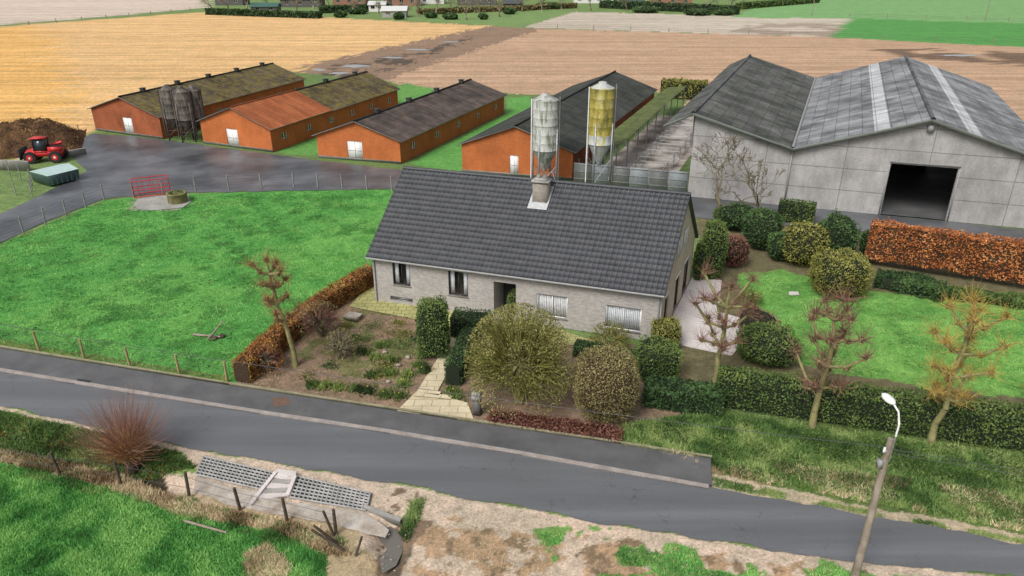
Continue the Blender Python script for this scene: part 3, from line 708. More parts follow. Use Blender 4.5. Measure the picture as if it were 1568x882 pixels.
def topiary(name,bx,by,ty,wpx,mat,p=2.,n=5000,size=.06,yaw=0.,depth=None,core=corem,amp=.12,taper=0.,z0=0.05):
    c=G(bx,by);rx=wpx*mpp(by)/2;ry=depth/2 if depth else rx
    c=c+np.array([0,ry*.6,0]);ht=max(elev(bx,by,ty),.4)*.93
    rz=(ht-z0)/2;cc=c+Z*(z0+rz)
    R=np.array([[math.cos(yaw),-math.sin(yaw),0],[math.sin(yaw),math.cos(yaw),0],[0,0,1]])
    def surfp(dv,k):
        r=superr(dv,p)[:,None]*dv
        r=r*(1-taper*np.clip(r[:,2:3],-1,1)*.5) if taper else r
        q=(r*np.array([rx,ry,rz]))@R.T
        nz=1+amp*(vn(q[:,0]*1.6+bx,q[:,1]*1.6,q[:,2]*1.6,11)-.5)*2+amp*.5*(vn(q[:,0]*5+bx,q[:,1]*5,q[:,2]*5,12)-.5)*2
        return cc+q*nz[:,None]*k
    b=B()
    u,v=np.meshgrid(np.linspace(0,2*math.pi,25)[:-1],np.linspace(.02,math.pi-.02,14))
    dv=np.stack([np.sin(v)*np.cos(u),np.sin(v)*np.sin(u),np.cos(v)],-1).reshape(-1,3)
    i=(np.arange(13)[:,None]*24+np.arange(24)[None]);j=(np.arange(13)[:,None]*24+(np.arange(24)+1)[None]%24)
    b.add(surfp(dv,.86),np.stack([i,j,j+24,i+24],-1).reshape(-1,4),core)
    dv=rdir(n);k=(1-.16*rng.random(n)**1.5+.03*rng.normal(size=n))[:,None]
    P=surfp(dv,k);P[:,2]=np.maximum(P[:,2],.03)
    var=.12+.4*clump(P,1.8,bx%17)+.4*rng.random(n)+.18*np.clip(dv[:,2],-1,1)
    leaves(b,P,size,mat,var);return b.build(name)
def hedge(name,pts,wd,ht,mat,n_per_m=500,size=.055,core=corem,z0=0.,top=0.,world=False,amp=.08):
    b=B();w=pts if world else W(pts)
    for a,c in zip(w[:-1],w[1:]):
        a=a.copy();c=c.copy();L=np.linalg.norm(c-a);dd=(c-a)/L;nn=np.array([-dd[1],dd[0],0])
        hw=wd/2*.84;k=max(2,int(L/.5));s=np.linspace(-.02,L+.02,k)
        ring=[(-hw,z0+.02),(-hw*1.02,z0+(ht-z0)*.5),(-hw*.95,ht*.86),(-hw*.7,ht*.93),(hw*.7,ht*.93),(hw*.95,ht*.86),(hw*1.02,z0+(ht-z0)*.5),(hw,z0+.02)]
        V=np.array([[a+dd*q+nn*o+Z*z for o,z in ring] for q in s]).reshape(-1,3)
        nzz=vn(V[:,0]*1.5,V[:,1]*1.5,V[:,2]*1.5,4)-.5;V=V+nn*(nzz[:,None]*amp)
        m=8;i=(np.arange(k-1)[:,None]*m+np.arange(m-1)[None]).reshape(-1)
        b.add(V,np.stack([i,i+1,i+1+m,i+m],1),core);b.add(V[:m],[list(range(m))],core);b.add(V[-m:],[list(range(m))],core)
        N_=int(L*n_per_m);per=2*(ht-z0)+wd;u=rng.random(N_)*per;s=rng.random(N_)*L
        f=u<(ht-z0);bk=u>(ht-z0+wd)
        off=np.where(f,-wd/2,np.where(bk,wd/2,u-(ht-z0)-wd/2));zz=np.where(f,z0+u,np.where(bk,z0+(u-(ht-z0)-wd),ht))
        ne=int(wd*(ht-z0)*n_per_m/per*1.2)
        off=np.concatenate([off,rng.uniform(-wd/2,wd/2,2*ne)]);zz=np.concatenate([zz,rng.uniform(z0,ht,2*ne)]);s=np.concatenate([s,rng.random(ne)*.05,L-rng.random(ne)*.05])
        P=a+dd*s[:,None]+nn*off[:,None]+Z*zz[:,None]
        nz=(vn(P[:,0]*1.7,P[:,1]*1.7,P[:,2]*1.7,6)-.5)*2*amp
        cen=a+dd*s[:,None]+Z*((ht+z0)/2);P=P+(P-cen)*(nz[:,None]+rng.normal(size=len(P))[:,None]*.04-.03)
        P[:,2]=np.maximum(P[:,2],z0+.02)
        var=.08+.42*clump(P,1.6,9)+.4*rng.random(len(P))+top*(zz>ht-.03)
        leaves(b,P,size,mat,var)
    return b.build(name)
def grow(segs,p,dv,ln,r,dep,spread=.6,up=.25):
    k=3;
    for i in range(k):
        dv=unit(dv+rng.normal(size=3)*.13+Z*up*.1);q=p+dv*ln/k;segs.append((p,q,r,r*.88));p=q;r*=.88
    if dep==0: return
    for i in range(rng.integers(2,4)):
        nd=unit(dv+rng.normal(size=3)*spread+Z*up);grow(segs,p,nd,ln*rng.uniform(.6,.8),r*.7,dep-1,spread,up)
def addsegs(b,segs,mat,n=5,var=None,rm=.012):
    a=np.array([s[0] for s in segs]);c=np.array([s[1] for s in segs]);r0=np.array([s[2] for s in segs]);r1=np.array([s[3] for s in segs])
    tubes(b,a,c,np.maximum(r0,rm),np.maximum(r1,rm*.8),mat,n,rng.random(len(segs)) if var is None else var)
def bare_tree(name,base,h,r,mat,dep=5,spread=.55,lean=(0,0),crown=0,rm=.012):
    b=B();s=[];grow(s,base-Z*.1,unit(Z+np.array([lean[0],lean[1],0])),h*.33,r,dep,spread);addsegs(b,s,mat,5,None,rm)
    if crown:
        T_=np.array([q[1] for q in s if q[2]<r*.5]);P=T_[rng.integers(0,len(T_),crown)]+rng.normal(size=(crown,3))*.5
        leaves(b,P,.22,mat,rng.random(crown),.15)
    return b.build(name)
def pollard(name,bx,by,ty,wpx,twm,tiers,nt=45,tl=.8,trunkm=bark,r=.17,lean=(0,0),per=4):
    b=B();base=G(bx,by);ht=elev(bx,by,ty);wr=wpx*mpp(by)/2;segs=[];p=base-Z*.1;knobs=[]
    th=ht-tl*.8;k=7;pts=[p]
    for i in range(k):
        q=base+Z*th*(i+1)/k+np.array([lean[0],lean[1],0])*(i+1)/k+rng.normal(size=3)*np.array([.07,.07,0]);segs.append((p,q,r*(1-.09*i)*(1.25 if i==0 else 1),r*(1-.09*(i+1))));p=q;pts.append(q)
    knobs.append((p,1.))
    for t in tiers:
        f_=t*k;i0=min(int(f_),k-1);o=pts[i0]+(pts[i0+1]-pts[i0])*(f_-i0);a0=rng.uniform(0,6.28)
        for j in range(per):
            a=a0+j*6.283/per+rng.uniform(-.3,.3);ln=max(.25,(wr-tl*.5)*rng.uniform(.45,1.1))
            dv=np.array([math.cos(a),math.sin(a),.45]);m1=o+dv*ln*.5+rng.normal(size=3)*.08;m2=o+np.array([math.cos(a)*ln,math.sin(a)*ln,ln*rng.uniform(.4,.9)])
            segs+=[(o,m1,.085,.07),(m1,m2,.07,.06)];knobs.append((m2,.9));knobs.append((m1+rng.normal(size=3)*.05,.6))
    addsegs(b,segs,trunkm,8,.5)
    for kp,sc in knobs:
        q=rdir(60)*.11*rng.uniform(.7,1.2)+kp;leaves(b,q,.055,trunkm,np.full(60,.5))
        n=int(nt*sc*1.0);dv=rdir(n);dv[:,2]=dv[:,2]*.9+.4;dv/=np.linalg.norm(dv,axis=1,keepdims=True)
        L=(tl*sc*rng.uniform(.2,1.1,n))[:,None];m=kp+dv*L*.5+rng.normal(size=(n,3))*.05;e_=m+(dv+Z*.35+rng.normal(size=(n,3))*.28)*L*.5
        vv=rng.random(n);tubes(b,kp+rng.normal(size=(n,3))*.05,m,.011,.009,twm,3,vv);tubes(b,m,e_,.009,.004,twm,3,vv)
    return b.build(name)
hedge('beech_hedge',[(372,585),(430,530),(500,475),(572,432)],1.0,1.25,L_hg,900,.055,coreb)
hedge('clipped_hedge',[(1095,612),(1300,642),(1568,680),(1900,730)],1.5,1.75,L_mg,1000,.06,top=.15)
hedge('laurel_hedge',[(985,612),(1105,628)],1.5,1.1,L_dg,900,.075)
hedge('beech_hedge',[(1322,402),(1450,422),(1600,446),(1900,500)],1.3,3.2,L_or,1000,.075,coreb,z0=.5,amp=.12)
hedge('evergreen_hedge',[(694,590),(722,530)],.9,1.25,L_dg,800,.05)
hedge('evergreen_hedge',[(694,508),(752,512)],1.5,1.3,L_dg,800,.05)
hedge('evergreen_hedge',[(880,540),(990,560)],1.0,.7,L_dg,700,.05)
hedge('ivy_hedge',[(1340,432),(1445,452)],2.2,.7,L_dg,900,.08,amp=.3)
hedge('ivy_hedge',[(1445,452),(1700,485)],1.2,.5,L_mg,700,.08,amp=.3)
hedge('evergreen_hedge',[(1190,335),(1245,342)],1.6,1.7,L_mg,500,.07)
hedge('boundary_hedge',[(1012,148),(1080,152)],2.5,2.6,L_yg,300,.15,amp=.2)
T=topiary
T('column_yew',664,550,458,48,L_mg,4.,7000,.05)
T('ball_yew',793,485,445,34,L_mg,2.5,3000,.05)
T('clipped_dome_shrub',928,652,546,100,L_br,2.8,16000,.04,core=coreb,amp=.05)
T('box_topiary',1020,535,494,42,L_yg,5.,3500,.05);T('box_topiary',1008,584,532,66,L_mg,5.,6000,.05)
T('column_yew',1090,430,336,38,L_mg,3.,5000,.06);T('column_yew',1070,432,372,20,L_mg,3.,2000,.06)
T('red_leaf_shrub',1125,412,360,44,L_rd,2.2,2500,.07)
T('evergreen_shrub',1168,385,322,58,L_dg,2.5,5000,.07);T('evergreen_shrub',1196,402,356,40,L_dg,2.3,3000,.07)
T('evergreen_shrub',1232,410,346,66,L_yg,2.4,5000,.07,amp=.2);T('evergreen_shrub',1278,406,332,62,L_dg,2.3,5000,.08,amp=.2)
T('box_topiary',1290,458,396,78,L_yg,5.,9000,.055);T('evergreen_shrub',1180,562,514,95,L_mg,2.5,6000,.06,amp=.15)
T('evergreen_shrub',1130,355,318,55,L_dg,2.5,3000,.08,amp=.2)
T('red_leaf_shrub',1160,525,478,60,L_rd,2.2,1500,.05,amp=.3)
T('evergreen_shrub',1330,395,352,26,L_dg,2.3,2000,.07);T('evergreen_shrub',1108,345,318,30,L_mg,2.3,2000,.07)
def twiggy(name,bx,by,ty,wpx,stemm,twm,n=260,leafm_=None,nl=0,lsz=.05,gapt=.34):
    b=B();c=G(bx,by);ht=elev(bx,by,ty);R=wpx*mpp(by)/2;c=c+np.array([0,R*.5,0]);ht*=.9
    cen=c+Z*ht*.42;dv=rdir(n);dv[:,2]=np.abs(dv[:,2])*1.0-.25;dv/=np.linalg.norm(dv,axis=1,keepdims=True)
    def sh(dv,k): return cen+dv*np.array([R,R,ht*.58])*k
    e_=sh(dv,rng.uniform(.75,1.,n)[:,None]);m=cen*.45+c*.1+e_*.45+rng.normal(size=(n,3))*R*.06
    ns=10;st=sh(rdir(ns)*np.array([1,1,.5])+Z*.2,.45);ix=np.argmin(((m[:,None]-st[None])**2).sum(2),1)
    tubes(b,np.repeat((c)[None],ns,0)+rng.normal(size=(ns,3))*np.array([.1,.1,0]),st,.09,.05,stemm,6)
    vv=rng.random(n);tubes(b,st[ix],m,.04,.025,stemm,4,vv);tubes(b,m,e_,.022,.012,twm,3,vv)
    k=n*8;bi=rng.integers(0,n,k);o=m[bi]+(e_[bi]-m[bi])*rng.uniform(.3,1.,k)[:,None]
    q=o+(rdir(k)*.5+dv[bi]*.5)*rng.uniform(.15,.45,k)[:,None]*R/2.5
    tubes(b,o,q,.009,.005,twm,3,rng.random(k))
    if nl:
        dl=rdir(nl);dl[:,2]=np.where(dl[:,2]<-.55,-dl[:,2],dl[:,2]);P=sh(dl,(1-.25*rng.random(nl)**2)[:,None])
        gap=vn(P[:,0]*1.8,P[:,1]*1.8,P[:,2]*1.8,33);P=P[gap>gapt]
        leaves(b,P,lsz,leafm_,.1+.4*clump(P,2.,8)+.4*rng.random(len(P)))
    return b.build(name)
L_rt=leafm('twigs_round_tree',(.07,.065,.02),(.20,.19,.06),(.38,.34,.13))
twiggy('round_clipped_tree',795,640,474,172,barkg,L_yg,800,L_rt,15000,.042,.42)
twiggy('bare_shrub',488,522,466,72,bark,T_rd,140,L_br,1200,.04)
twiggy('bare_shrub',520,555,505,52,bark,T_br,120,L_br,900,.04)
twiggy('bare_shrub',935,545,500,70,barkg,L_yg,120,L_yg,1200,.04)
twiggy('bare_shrub',1150,470,440,40,barkg,L_yg,80,L_mg,600,.04)
twiggy('bare_shrub',405,575,520,55,bark,T_rd,90,L_hg,1500,.05)
pollard('pollarded_tree',452,560,382,80,T_or,(.45,.6,.75,.88),60,.75,barkg,.16,(-.7,0),3)
pollard('pollarded_tree',1092,592,420,120,T_rd,(.42,.6,.8),65,.85,barkg,.17,(.2,0),4)
pollard('pollarded_tree',1243,656,434,116,T_rd,(.32,.5,.68,.85),70,.9,barkg,.17,(.15,0),4)
pollard('pollarded_tree',1425,678,450,116,T_yl,(.35,.5,.68,.85),70,.95,barkg,.16,(.3,0),4)
pollard('pollarded_tree',1585,640,560,90,T_yl,(.5,.8),50,.8,barkg,.14,(0,0),3)
bt=G(1105,345);bare_tree('bare_apple_tree',bt,8.5,.22,bark,6,.62,rm=.02);bt=G(1150,352);bare_tree('bare_apple_tree',bt,7.,.18,bark,6,.62,(.2,0),rm=.02)
b=B();c=G(200,708)-Z*.4;lathe(b,c,[(.30,0),(.26,.5),(.30,.9),(.26,1.1),(.02,1.2)],darkw,12)
n=1000;dv=rdir(n);dv[:,2]=np.abs(dv[:,2])*1.2+.12;dv/=np.linalg.norm(dv,axis=1,keepdims=True);o=c+Z*1.0+rng.normal(size=(n,3))*.18
L=(rng.random(n)**.7*2.1+.6)[:,None];m=o+dv*L*.5+rng.normal(size=(n,3))*.05;e_=m+(dv+Z*.3+rng.normal(size=(n,3))*.15)*L*.5;vv=rng.random(n)
T_wi=leafm('willow_twigs',(.30,.14,.06),(.50,.27,.12),(.62,.42,.22))
tubes(b,o,m,.012,.009,T_wi,3,vv);tubes(b,m,e_,.008,.003,T_rd,3,.4+vv*.6);b.build('pollard_willow')
# ---------- grass and plants
def gset(name,items):
    b=B()
    for it in items:
        poly,n,h,w_,m,k=it[:6];P=scatter(poly,n,0,it[6] if len(it)>6 else 0);P[:,2]=gz(P[:,0],P[:,1]);tufts(b,P,h,w_,m,k)
    return b.build(name)
gset('lawn_grass',[([(-30,385),(160,310),(250,300),(590,290),(560,420),(372,575),(350,585),(-30,528)],28000,.08,.022,L_gr,4)])
gset('meadow_grass',[([(-40,702),(90,730),(200,754),(280,792),(420,815),(500,848),(495,960),(-40,960)],25000,.11,.018,L_gr,5)])
gset('garden_lawn_grass',[([(1135,425),(1200,417),(1290,448),(1600,478),(1600,610),(1300,572),(1200,548),(1190,500)],11000,.06,.022,L_gr,4)])
gset('verge_plants',[([(955,652),(1090,632),(1600,705),(1600,820),(1115,726),(1092,712),(1088,704),(955,682)],13000,.20,.03,L_vg,5),
  ([(1000,690),(1300,720),(1600,770),(1600,820),(1120,728)],1800,.22,.02,L_dr,5,.5)])
b=B();P=scatter([(960,655),(1090,638),(1600,705),(1600,815),(1115,722),(1090,700)],16000,0,.46);P[:,2]=gz(P[:,0],P[:,1])+rng.uniform(.02,.22,len(P));leaves(b,P,.05,L_mg,clump(P,1.2,4)*.6+rng.random(len(P))*.5-.1);b.build('verge_ivy')
gset('roadside_grass',[([(-40,622),(120,656),(270,692),(300,715),(200,720),(-40,672)],6000,.14,.025,L_vg,5),
 ([(-40,622),(120,656),(270,692),(300,715),(200,720),(-40,672)],900,.08,.03,L_or,4,.5),
 ([(-40,680),(200,725),(300,770),(500,812),(540,850),(500,850),(420,812),(280,788),(90,724),(-40,700)],3500,.16,.02,L_dr,5),
 ([(-40,670),(200,722),(300,765),(540,830),(500,850),(280,795),(-40,710)],2000,.14,.02,L_vg,5,.5),
 ([(830,818),(900,815),(1250,865),(1500,895),(1500,960),(900,960),(850,860)],2600,.09,.02,L_gr,5,.56),
 ([(600,790),(1300,870),(1300,960),(560,960)],700,.09,.012,L_dr,5,.5),
 ([(1095,732),(1300,776),(1600,832),(1600,838),(1300,782),(1095,744)],900,.10,.02,L_vg,5,.45),
 ([(630,765),(650,762),(640,800),(622,830),(612,810)],260,.14,.025,L_vg,5),
 ([(375,850),(410,832),(445,868),(430,900),(380,900)],900,.16,.02,L_dr,6)])
def clumps(name,centres,h,m,k=60,sp=.22,extra=None):
    b=B()
    for (x,y) in centres:
        c=G(x,y);P=np.repeat(c[None],k,0)+rng.normal(size=(k,3))*np.array([sp,sp,0]);P[:,2]=0;tufts(b,P,h,.03,m,3,.03,.45)
        if extra:
            q=P[:2]+Z*h*1.0+rng.normal(size=(2,3))*.05;leaves(b,q,.04,extra,np.full(2,.8))
    return b.build(name)
daff=plain('daffodil_petal',(.75,.60,.06))
clumps('daffodil_bed',[(478,590),(498,592),(520,594),(543,597),(565,600),(590,606),(612,608),(640,560),(648,545),(625,575),(575,548),(560,540),(600,552),(650,568),(618,590),(540,520),(585,530),(690,600),(700,607),(600,572),(570,575)],.30,L_mg,60,.2,daff)
b=B()
for (x,y,s) in [(570,500,.5),(600,510,.45),(560,520,.4),(620,530,.5),(590,560,.35),(640,520,.4),(530,500,.3),(610,495,.35),(580,575,.3),(505,560,.3),(470,575,.25),(545,535,.35),(620,512,.4),(595,525,.35)]:
    c=G(x,y);P=c+rng.normal(size=(300,3))*np.array([s*.75,s*.75,s*.22]);P[:,2]=np.abs(P[:,2]);leaves(b,P,.045,random.choice([L_mg,L_dg,L_yg,L_br]),.1+.8*rng.random(300))
P=scatter([(360,590),(560,445),(650,490),(690,530),(600,625)],3500);P[:,2]=rng.uniform(0,.06,3500);leaves(b,P,.035,L_br,rng.random(3500))
b.build('groundcover_plants')
b=B();stone=surf('rockery_stone',[(.3,(.24,.21,.17)),(.7,(.46,.42,.35))],3)
def rock(b,c,s,m):
    u,v=np.meshgrid(np.linspace(0,2*math.pi,9)[:-1],np.linspace(.05,math.pi-.05,6));dv=np.stack([np.sin(v)*np.cos(u),np.sin(v)*np.sin(u),np.cos(v)*.6],-1).reshape(-1,3)
    dv=dv*(s*(.7+.6*rng.random((48,1))));i=(np.arange(5)[:,None]*8+np.arange(8)[None]);j=(np.arange(5)[:,None]*8+(np.arange(8)+1)[None]%8)
    b.add(dv+c,np.stack([i,j,j+8,i+8],-1).reshape(-1,4),m)
for (x,y,s) in [(545,486,.3),(575,545,.15),(590,540,.14),(610,560,.15),(625,548,.15),(595,585,.13),(650,535,.15)]: rock(b,G(x,y)+Z*.05,s,stone)
slab(b,[G(525,484,.25),G(545,488,.25),G(556,480,.25),G(535,477,.25)],.2,stone)
b.build('rockery')
b=B()
P=scatter([(755,632),(955,658),(955,682),(745,650)],2600);P[:,2]=rng.uniform(.02,.35,2600);leaves(b,P,.06,L_rd,rng.random(2600)*.8);b.build('cotoneaster_bed')
b=B();P=scatter([(560,760),(650,752),(900,806),(1300,866),(1500,900),(1400,960),(560,960)],500)
for p in P: rock(b,p-Z*.03,rng.uniform(.015,.045),stone)
for p in scatter([(300,700),(600,745),(600,800),(320,760)],120): rock(b,np.array([p[0],p[1],gz(p[0],p[1])]),rng.uniform(.02,.06),stone)
b.build('stones')
b=B();tubes(b,G(283,799)+Z*.05,G(348,818)+Z*.08,.06,.045,wood,7,cap=True);b.build('fallen_branch')
b=B();
for (x,y) in [(340,516),(328,519)]: rock(b,G(x,y)+Z*.06,.2,darkw)
tubes(b,G(296,514)+Z*.08,G(338,518)+Z*.1,.08,.05,wood,6);tubes(b,G(318,522)+Z*.08,G(345,507)+Z*.7,.06,.04,wood,6);b.build('log_pile')
# ---------- fences
def fence(name,pts,step,h,r,mat,wires=(.4,.8,1.1),n=6,wm=wire,wr=.008,jl=.02):
    w=W(pts);b=B();prev=None
    for a,c in zip(w[:-1],w[1:]):
        L=np.linalg.norm(c-a);k=max(1,round(L/step))
        for i in range(k+(c is w[-1])):
            p=a+(c-a)*i/k;p[2]=float(gz(p[0],p[1]));t=p+Z*h+rng.normal(size=3)*np.array([jl,jl,.02]);tubes(b,p-Z*.1,t,r,r*.9,mat,n,cap=True)
            if prev is not None:
                for z in wires: tubes(b,prev[0]+(prev[1]-prev[0])*z/h,p+(t-p)*z/h,wr,wr,wm,3)
            prev=(p,t)
    return b.build(name)
fence('wire_fence',[(-75,505),(-5,520),(60,537),(129,549),(199,561),(275,573),(348,585)],9,1.25,.07,woody,(.3,.6,.9,1.2),wr=.01)
fence('concrete_post_fence',[(-90,402),(0,372),(70,343),(160,306),(250,298),(300,293),(450,286),(600,292)],2.6,1.45,.085,concp,(.3,.55,.8,1.05,1.35),4,wr=.01)
fence('field_fence',[(-20,712),(92,726),(185,742),(290,762),(368,780),(440,797),(515,818)],8,1.25,.07,darkw,(.5,1.0),wr=.009,jl=.07)
fence('farm_fence',[(0,296),(50,302),(50,285),(0,262)],2.5,1.7,.05,concp,(.3,.7,1.1,1.5),5,wr=.01)
fence('pasture_fence',[(60,222),(150,196)],3,1.1,.06,wood,(.5,1.))
fence('pasture_fence',[(0,42),(320,14)],9,1.2,.12,wood,(.5,1.),wr=.02)
fence('pasture_fence',[(800,42),(1275,57),(1700,72)],11,1.2,.12,wood,(.5,1.),wr=.02)
fence('pasture_fence',[(1300,26),(1900,44)],11,1.4,.12,wood,(.5,1.),wr=.02)
b=B()
for (x0,y0,h,lx) in [(512,822,1.3,-.3),(530,845,1.1,-1.2),(545,850,.9,.3),(520,835,1.0,-.9)]:
    p=G(x0,y0);tubes(b,p,p+Z*h+np.array([lx,0,0]),.06,.05,darkw,6,cap=True)
b.build('broken_fence_posts')
# ---------- culvert
cul=empty('concrete_culvert');holed=surf('concrete_block_grid',[(.3,(.26,.26,.25)),(.7,(.44,.43,.41))],2.,.85)
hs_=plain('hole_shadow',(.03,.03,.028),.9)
def grid_slab(p,nu,nv_,nm):
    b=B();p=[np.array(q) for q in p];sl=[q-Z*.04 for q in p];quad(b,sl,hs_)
    def at(u,v): return (p[0]*(1-u)+p[1]*u)*(1-v)+(p[3]*(1-u)+p[2]*u)*v
    for i in range(nu+1): tubes(b,at(i/nu,0),at(i/nu,1),.05,.05,holed,4)
    for j in range(nv_+1): tubes(b,at(0,j/nv_),at(1,j/nv_),.052,.052,holed,4)
    b.build(nm,cul)
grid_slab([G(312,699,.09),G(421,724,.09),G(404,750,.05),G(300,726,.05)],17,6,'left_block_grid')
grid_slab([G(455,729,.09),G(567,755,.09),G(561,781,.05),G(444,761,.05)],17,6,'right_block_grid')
b=B();t0=G(424,724,.2);t1=G(452,730,.2);bt0=G(392,764,.06);bt1=G(440,760,.06)
for k in range(5):
    a=k/5;c=(k+1)/5;z=.22-.17*a
    p=[t0+(bt0-t0)*a,t1+(bt1-t1)*a,t1+(bt1-t1)*c,t0+(bt0-t0)*c]
    for q in p: q[2]=z
    slab(b,p,.22,conc if k%2 else concpale)
sa_,sb_=G(422,722,.3),G(382,772,.12)
for (a_,c_) in ((sa_,sb_),(t1+Z*.08,bt1+Z*.08)):
    dd=unit(c_-a_);nn=unit(np.array([dd[1],-dd[0],0]))*.08
    slab(b,[a_-nn,a_+nn,c_+nn,c_-nn],.35,concpale)
slab(b,[G(424,717,.24),G(454,722,.24),G(452,731,.24),G(422,725,.24)],.24,concpale)
b.build('steps',cul)
sheet('channel_bed',[(300,730),(395,754),(440,768),(560,786),(596,812),(590,824),(520,806),(440,790),(360,776),(296,752)],.02,surf('channel_concrete',[(.35,(.30,.24,.18)),(.65,(.55,.50,.44))],1.2,.7),jit=.08)
wat,nt_,b_=M('ditch_water',.08,.6);b_.inputs['Base Color'].default_value=(.14,.13,.11,1)
sheet('ditch_water',[(572,810),(598,800),(616,812),(616,838),(606,860),(585,872),(580,850),(592,835)],-.2,wat)
b=B();p=G(556,780);q=G(612,802);slab(b,[p+Z*.12,q+Z*.12,q+Z*.12+np.array([.05,.18,0]),p+Z*.12+np.array([.05,.18,0])],.3,conc);b.build('concrete_headwall')
# ---------- street lamp and lines
lamp=empty('street_lamp');b=B();base=G(1307,890);hp=elev(1307,890,672)
tubes(b,base,base+Z*hp*.5,.15,.125,wood,12);tubes(b,base+Z*hp*.5,base+Z*hp,.125,.10,wood,12,cap=True);b.build('wooden_pole',lamp)
b=B();tp=base+Z*hp
tubes(b,tp-Z*.9+np.array([.12,0,0]),tp+np.array([.14,0,.1]),.03,.03,galv,6)
arc=[tp+np.array([.14,0,.1]),tp+np.array([.16,.02,.55]),tp+np.array([.12,.15,.95]),tp+np.array([.0,.4,1.15])]
for a,c in zip(arc[:-1],arc[1:]): tubes(b,a,c,.035,.03,white,8)
b.build('bracket_arm',lamp);b=B()
hd=arc[-1];dv=unit(np.array([-.25,.9,.1]))
n=14;u=np.linspace(0,1,9);rad=np.array([.03,.10,.14,.155,.16,.155,.14,.10,.02])
sx=np.cross(dv,Z);sx=unit(sx);sy_=np.cross(sx,dv);V=[]
for uu,rr in zip(u,rad):
    for a in np.arange(n)*6.283/n: V.append(hd+dv*uu*.6-dv*.1+sx*math.cos(a)*rr+sy_*math.sin(a)*rr*.7)
i=(np.arange(8)[:,None]*n+np.arange(n)[None]);j=(np.arange(8)[:,None]*n+(np.arange(n)+1)[None]%n)
b.add(V,np.stack([i,j,j+n,i+n],-1).reshape(-1,4),white);b.build('lamp_head',lamp,True)
b=B();box(b,tp-Z*.45,(.5,.08,.08),galv,.5)
for s in(-.2,.2): lathe(b,tp-Z*.41+np.array([s*.88,s*.48,0]),[(.04,0),(.05,.06),(.03,.08),(.045,.13),(.01,.15)],white,8)
box(b,tp-Z*1.0+np.array([-.16,0,0]),(.14,.2,.3),fasc);b.build('insulators',lamp)
b=B()
def cable(a,c,sag,r=.012,k=24):
    t=np.linspace(0,1,k+1)[:,None];P=a+(c-a)*t-Z*sag*4*t*(1-t);tubes(b,P[:-1],P[1:],r,r,wire,4)
far=G(0,480,6.6);far=far+(far-tp)*.35;far[2]=6.6
cable(tp-Z*.35,far,.5);rt=tp+(tp-far)*.8;rt[2]=6;cable(tp-Z*.4,rt,.4);cable(tp-Z*.55,rt+Z*.1,.5)
b.build('overhead_cable')
# ---------- yard things
e=empty('telehandler');Pt=G(66,251);yw=.15
Rt=np.array([[math.cos(yw),-math.sin(yw),0],[math.sin(yw),math.cos(yw),0],[0,0,1]])
def TL(x,y,z): return Pt+Rt@np.array([x,y,z],float)
b=B();box(b,TL(0,1.2,.95),(3.4,1.5,.55),redp,yw);box(b,TL(1.2,.9,1.4),(1.2,.9,.5),redp,yw);box(b,TL(1.25,.9,1.67),(1.0,.8,.05),blackr,yw)
tubes(b,TL(1.7,1.7,1.9),TL(-2.1,1.7,1.0),.17,.15,redp,4,cap=True);b.build('body_and_boom',e)
b=B()
for x in(-.75,.45):
    for y in(.45,1.35): box(b,TL(x,y,1.9),(.08,.08,1.4),blackr,yw)
box(b,TL(-.15,.9,2.62),(1.4,1.1,.1),redp,yw);box(b,TL(-.15,.9,1.75),(1.1,.85,1.5),plain('cab_glass',(.03,.04,.05),.1),yw);box(b,TL(-.15,.9,1.2),(1.3,1.0,.12),redp,yw);b.build('cab',e)
b=B()
for x in(-1.25,1.25):
    for y in(.35,2.0):
        a,c=TL(x,y-.22,.62),TL(x,y+.22,.62);tubes(b,a,c,.62,.62,blackr,18,cap=True);tubes(b,TL(x,y-.24,.62),TL(x,y+.24,.62),.32,.32,redp,12,cap=True);tubes(b,TL(x,y-.25,.62),TL(x,y+.25,.62),.12,.12,white,8,cap=True)
b.build('wheels',e)
b=B();box(b,TL(-2.35,1.5,.9),(.15,1.9,1.1),blackr,yw)
for y in(.7,1.2,1.7,2.2): tubes(b,TL(-2.4,y,.35),TL(-3.2,y,.3),.04,.02,galv,5)
b.build('fork_carriage',e)
b=B();n=60;u,v=np.meshgrid(np.linspace(0,1,n),np.linspace(0,1,n));c0=G(-60,250);c1=G(128,232);dd=c1-c0;up_=np.array([-dd[1],dd[0],0]);up_=unit(up_)*13
X=c0[0]+dd[0]*u+up_[0]*v;Y=c0[1]+dd[1]*u+up_[1]*v
hz=np.clip(1-(np.abs(u-.48)*2)**3,0,1)*np.clip(1-(np.abs(v-.45)*2.1)**3,0,1)*2.6*(.35+1.1*fbm(X*.45,Y*.45,3,4))+.25*(fbm(X*2.5,Y*2.5,8,3)-.5)
hz=np.where((u<.01)|(u>.99)|(v<.01)|(v>.99),-.1,hz)
i=(np.arange(n-1)[:,None]*n+np.arange(n-1)[None]);b.add(np.stack([X,Y,hz],-1).reshape(-1,3),np.stack([i,i+1,i+1+n,i+n],-1).reshape(-1,4),manure)
P=np.stack([X,Y,hz],-1).reshape(-1,3);P=P[P[:,2]>.3];P=P[rng.integers(0,len(P),6000)]+rng.normal(size=(6000,3))*.12
leaves(b,P,.12,leafm('straw_manure',(.03,.018,.01),(.15,.08,.035),(.50,.28,.10)),clump(P,.5,7)*.7+rng.random(6000)*.4-.1,.3);b.build('manure_heap')
b=B()
def rwall(b,a,c,h,th,m):
    d_=unit(c-a);n_=np.array([-d_[1],d_[0],0])*th;slab(b,[a+Z*h,c+Z*h,c+Z*h+n_,a+Z*h+n_],h,m)
rwall(b,G(-40,258),G(45,262),1.0,.25,conc);rwall(b,G(100,242),G(133,236),.7,.25,conc);b.build('retaining_wall')
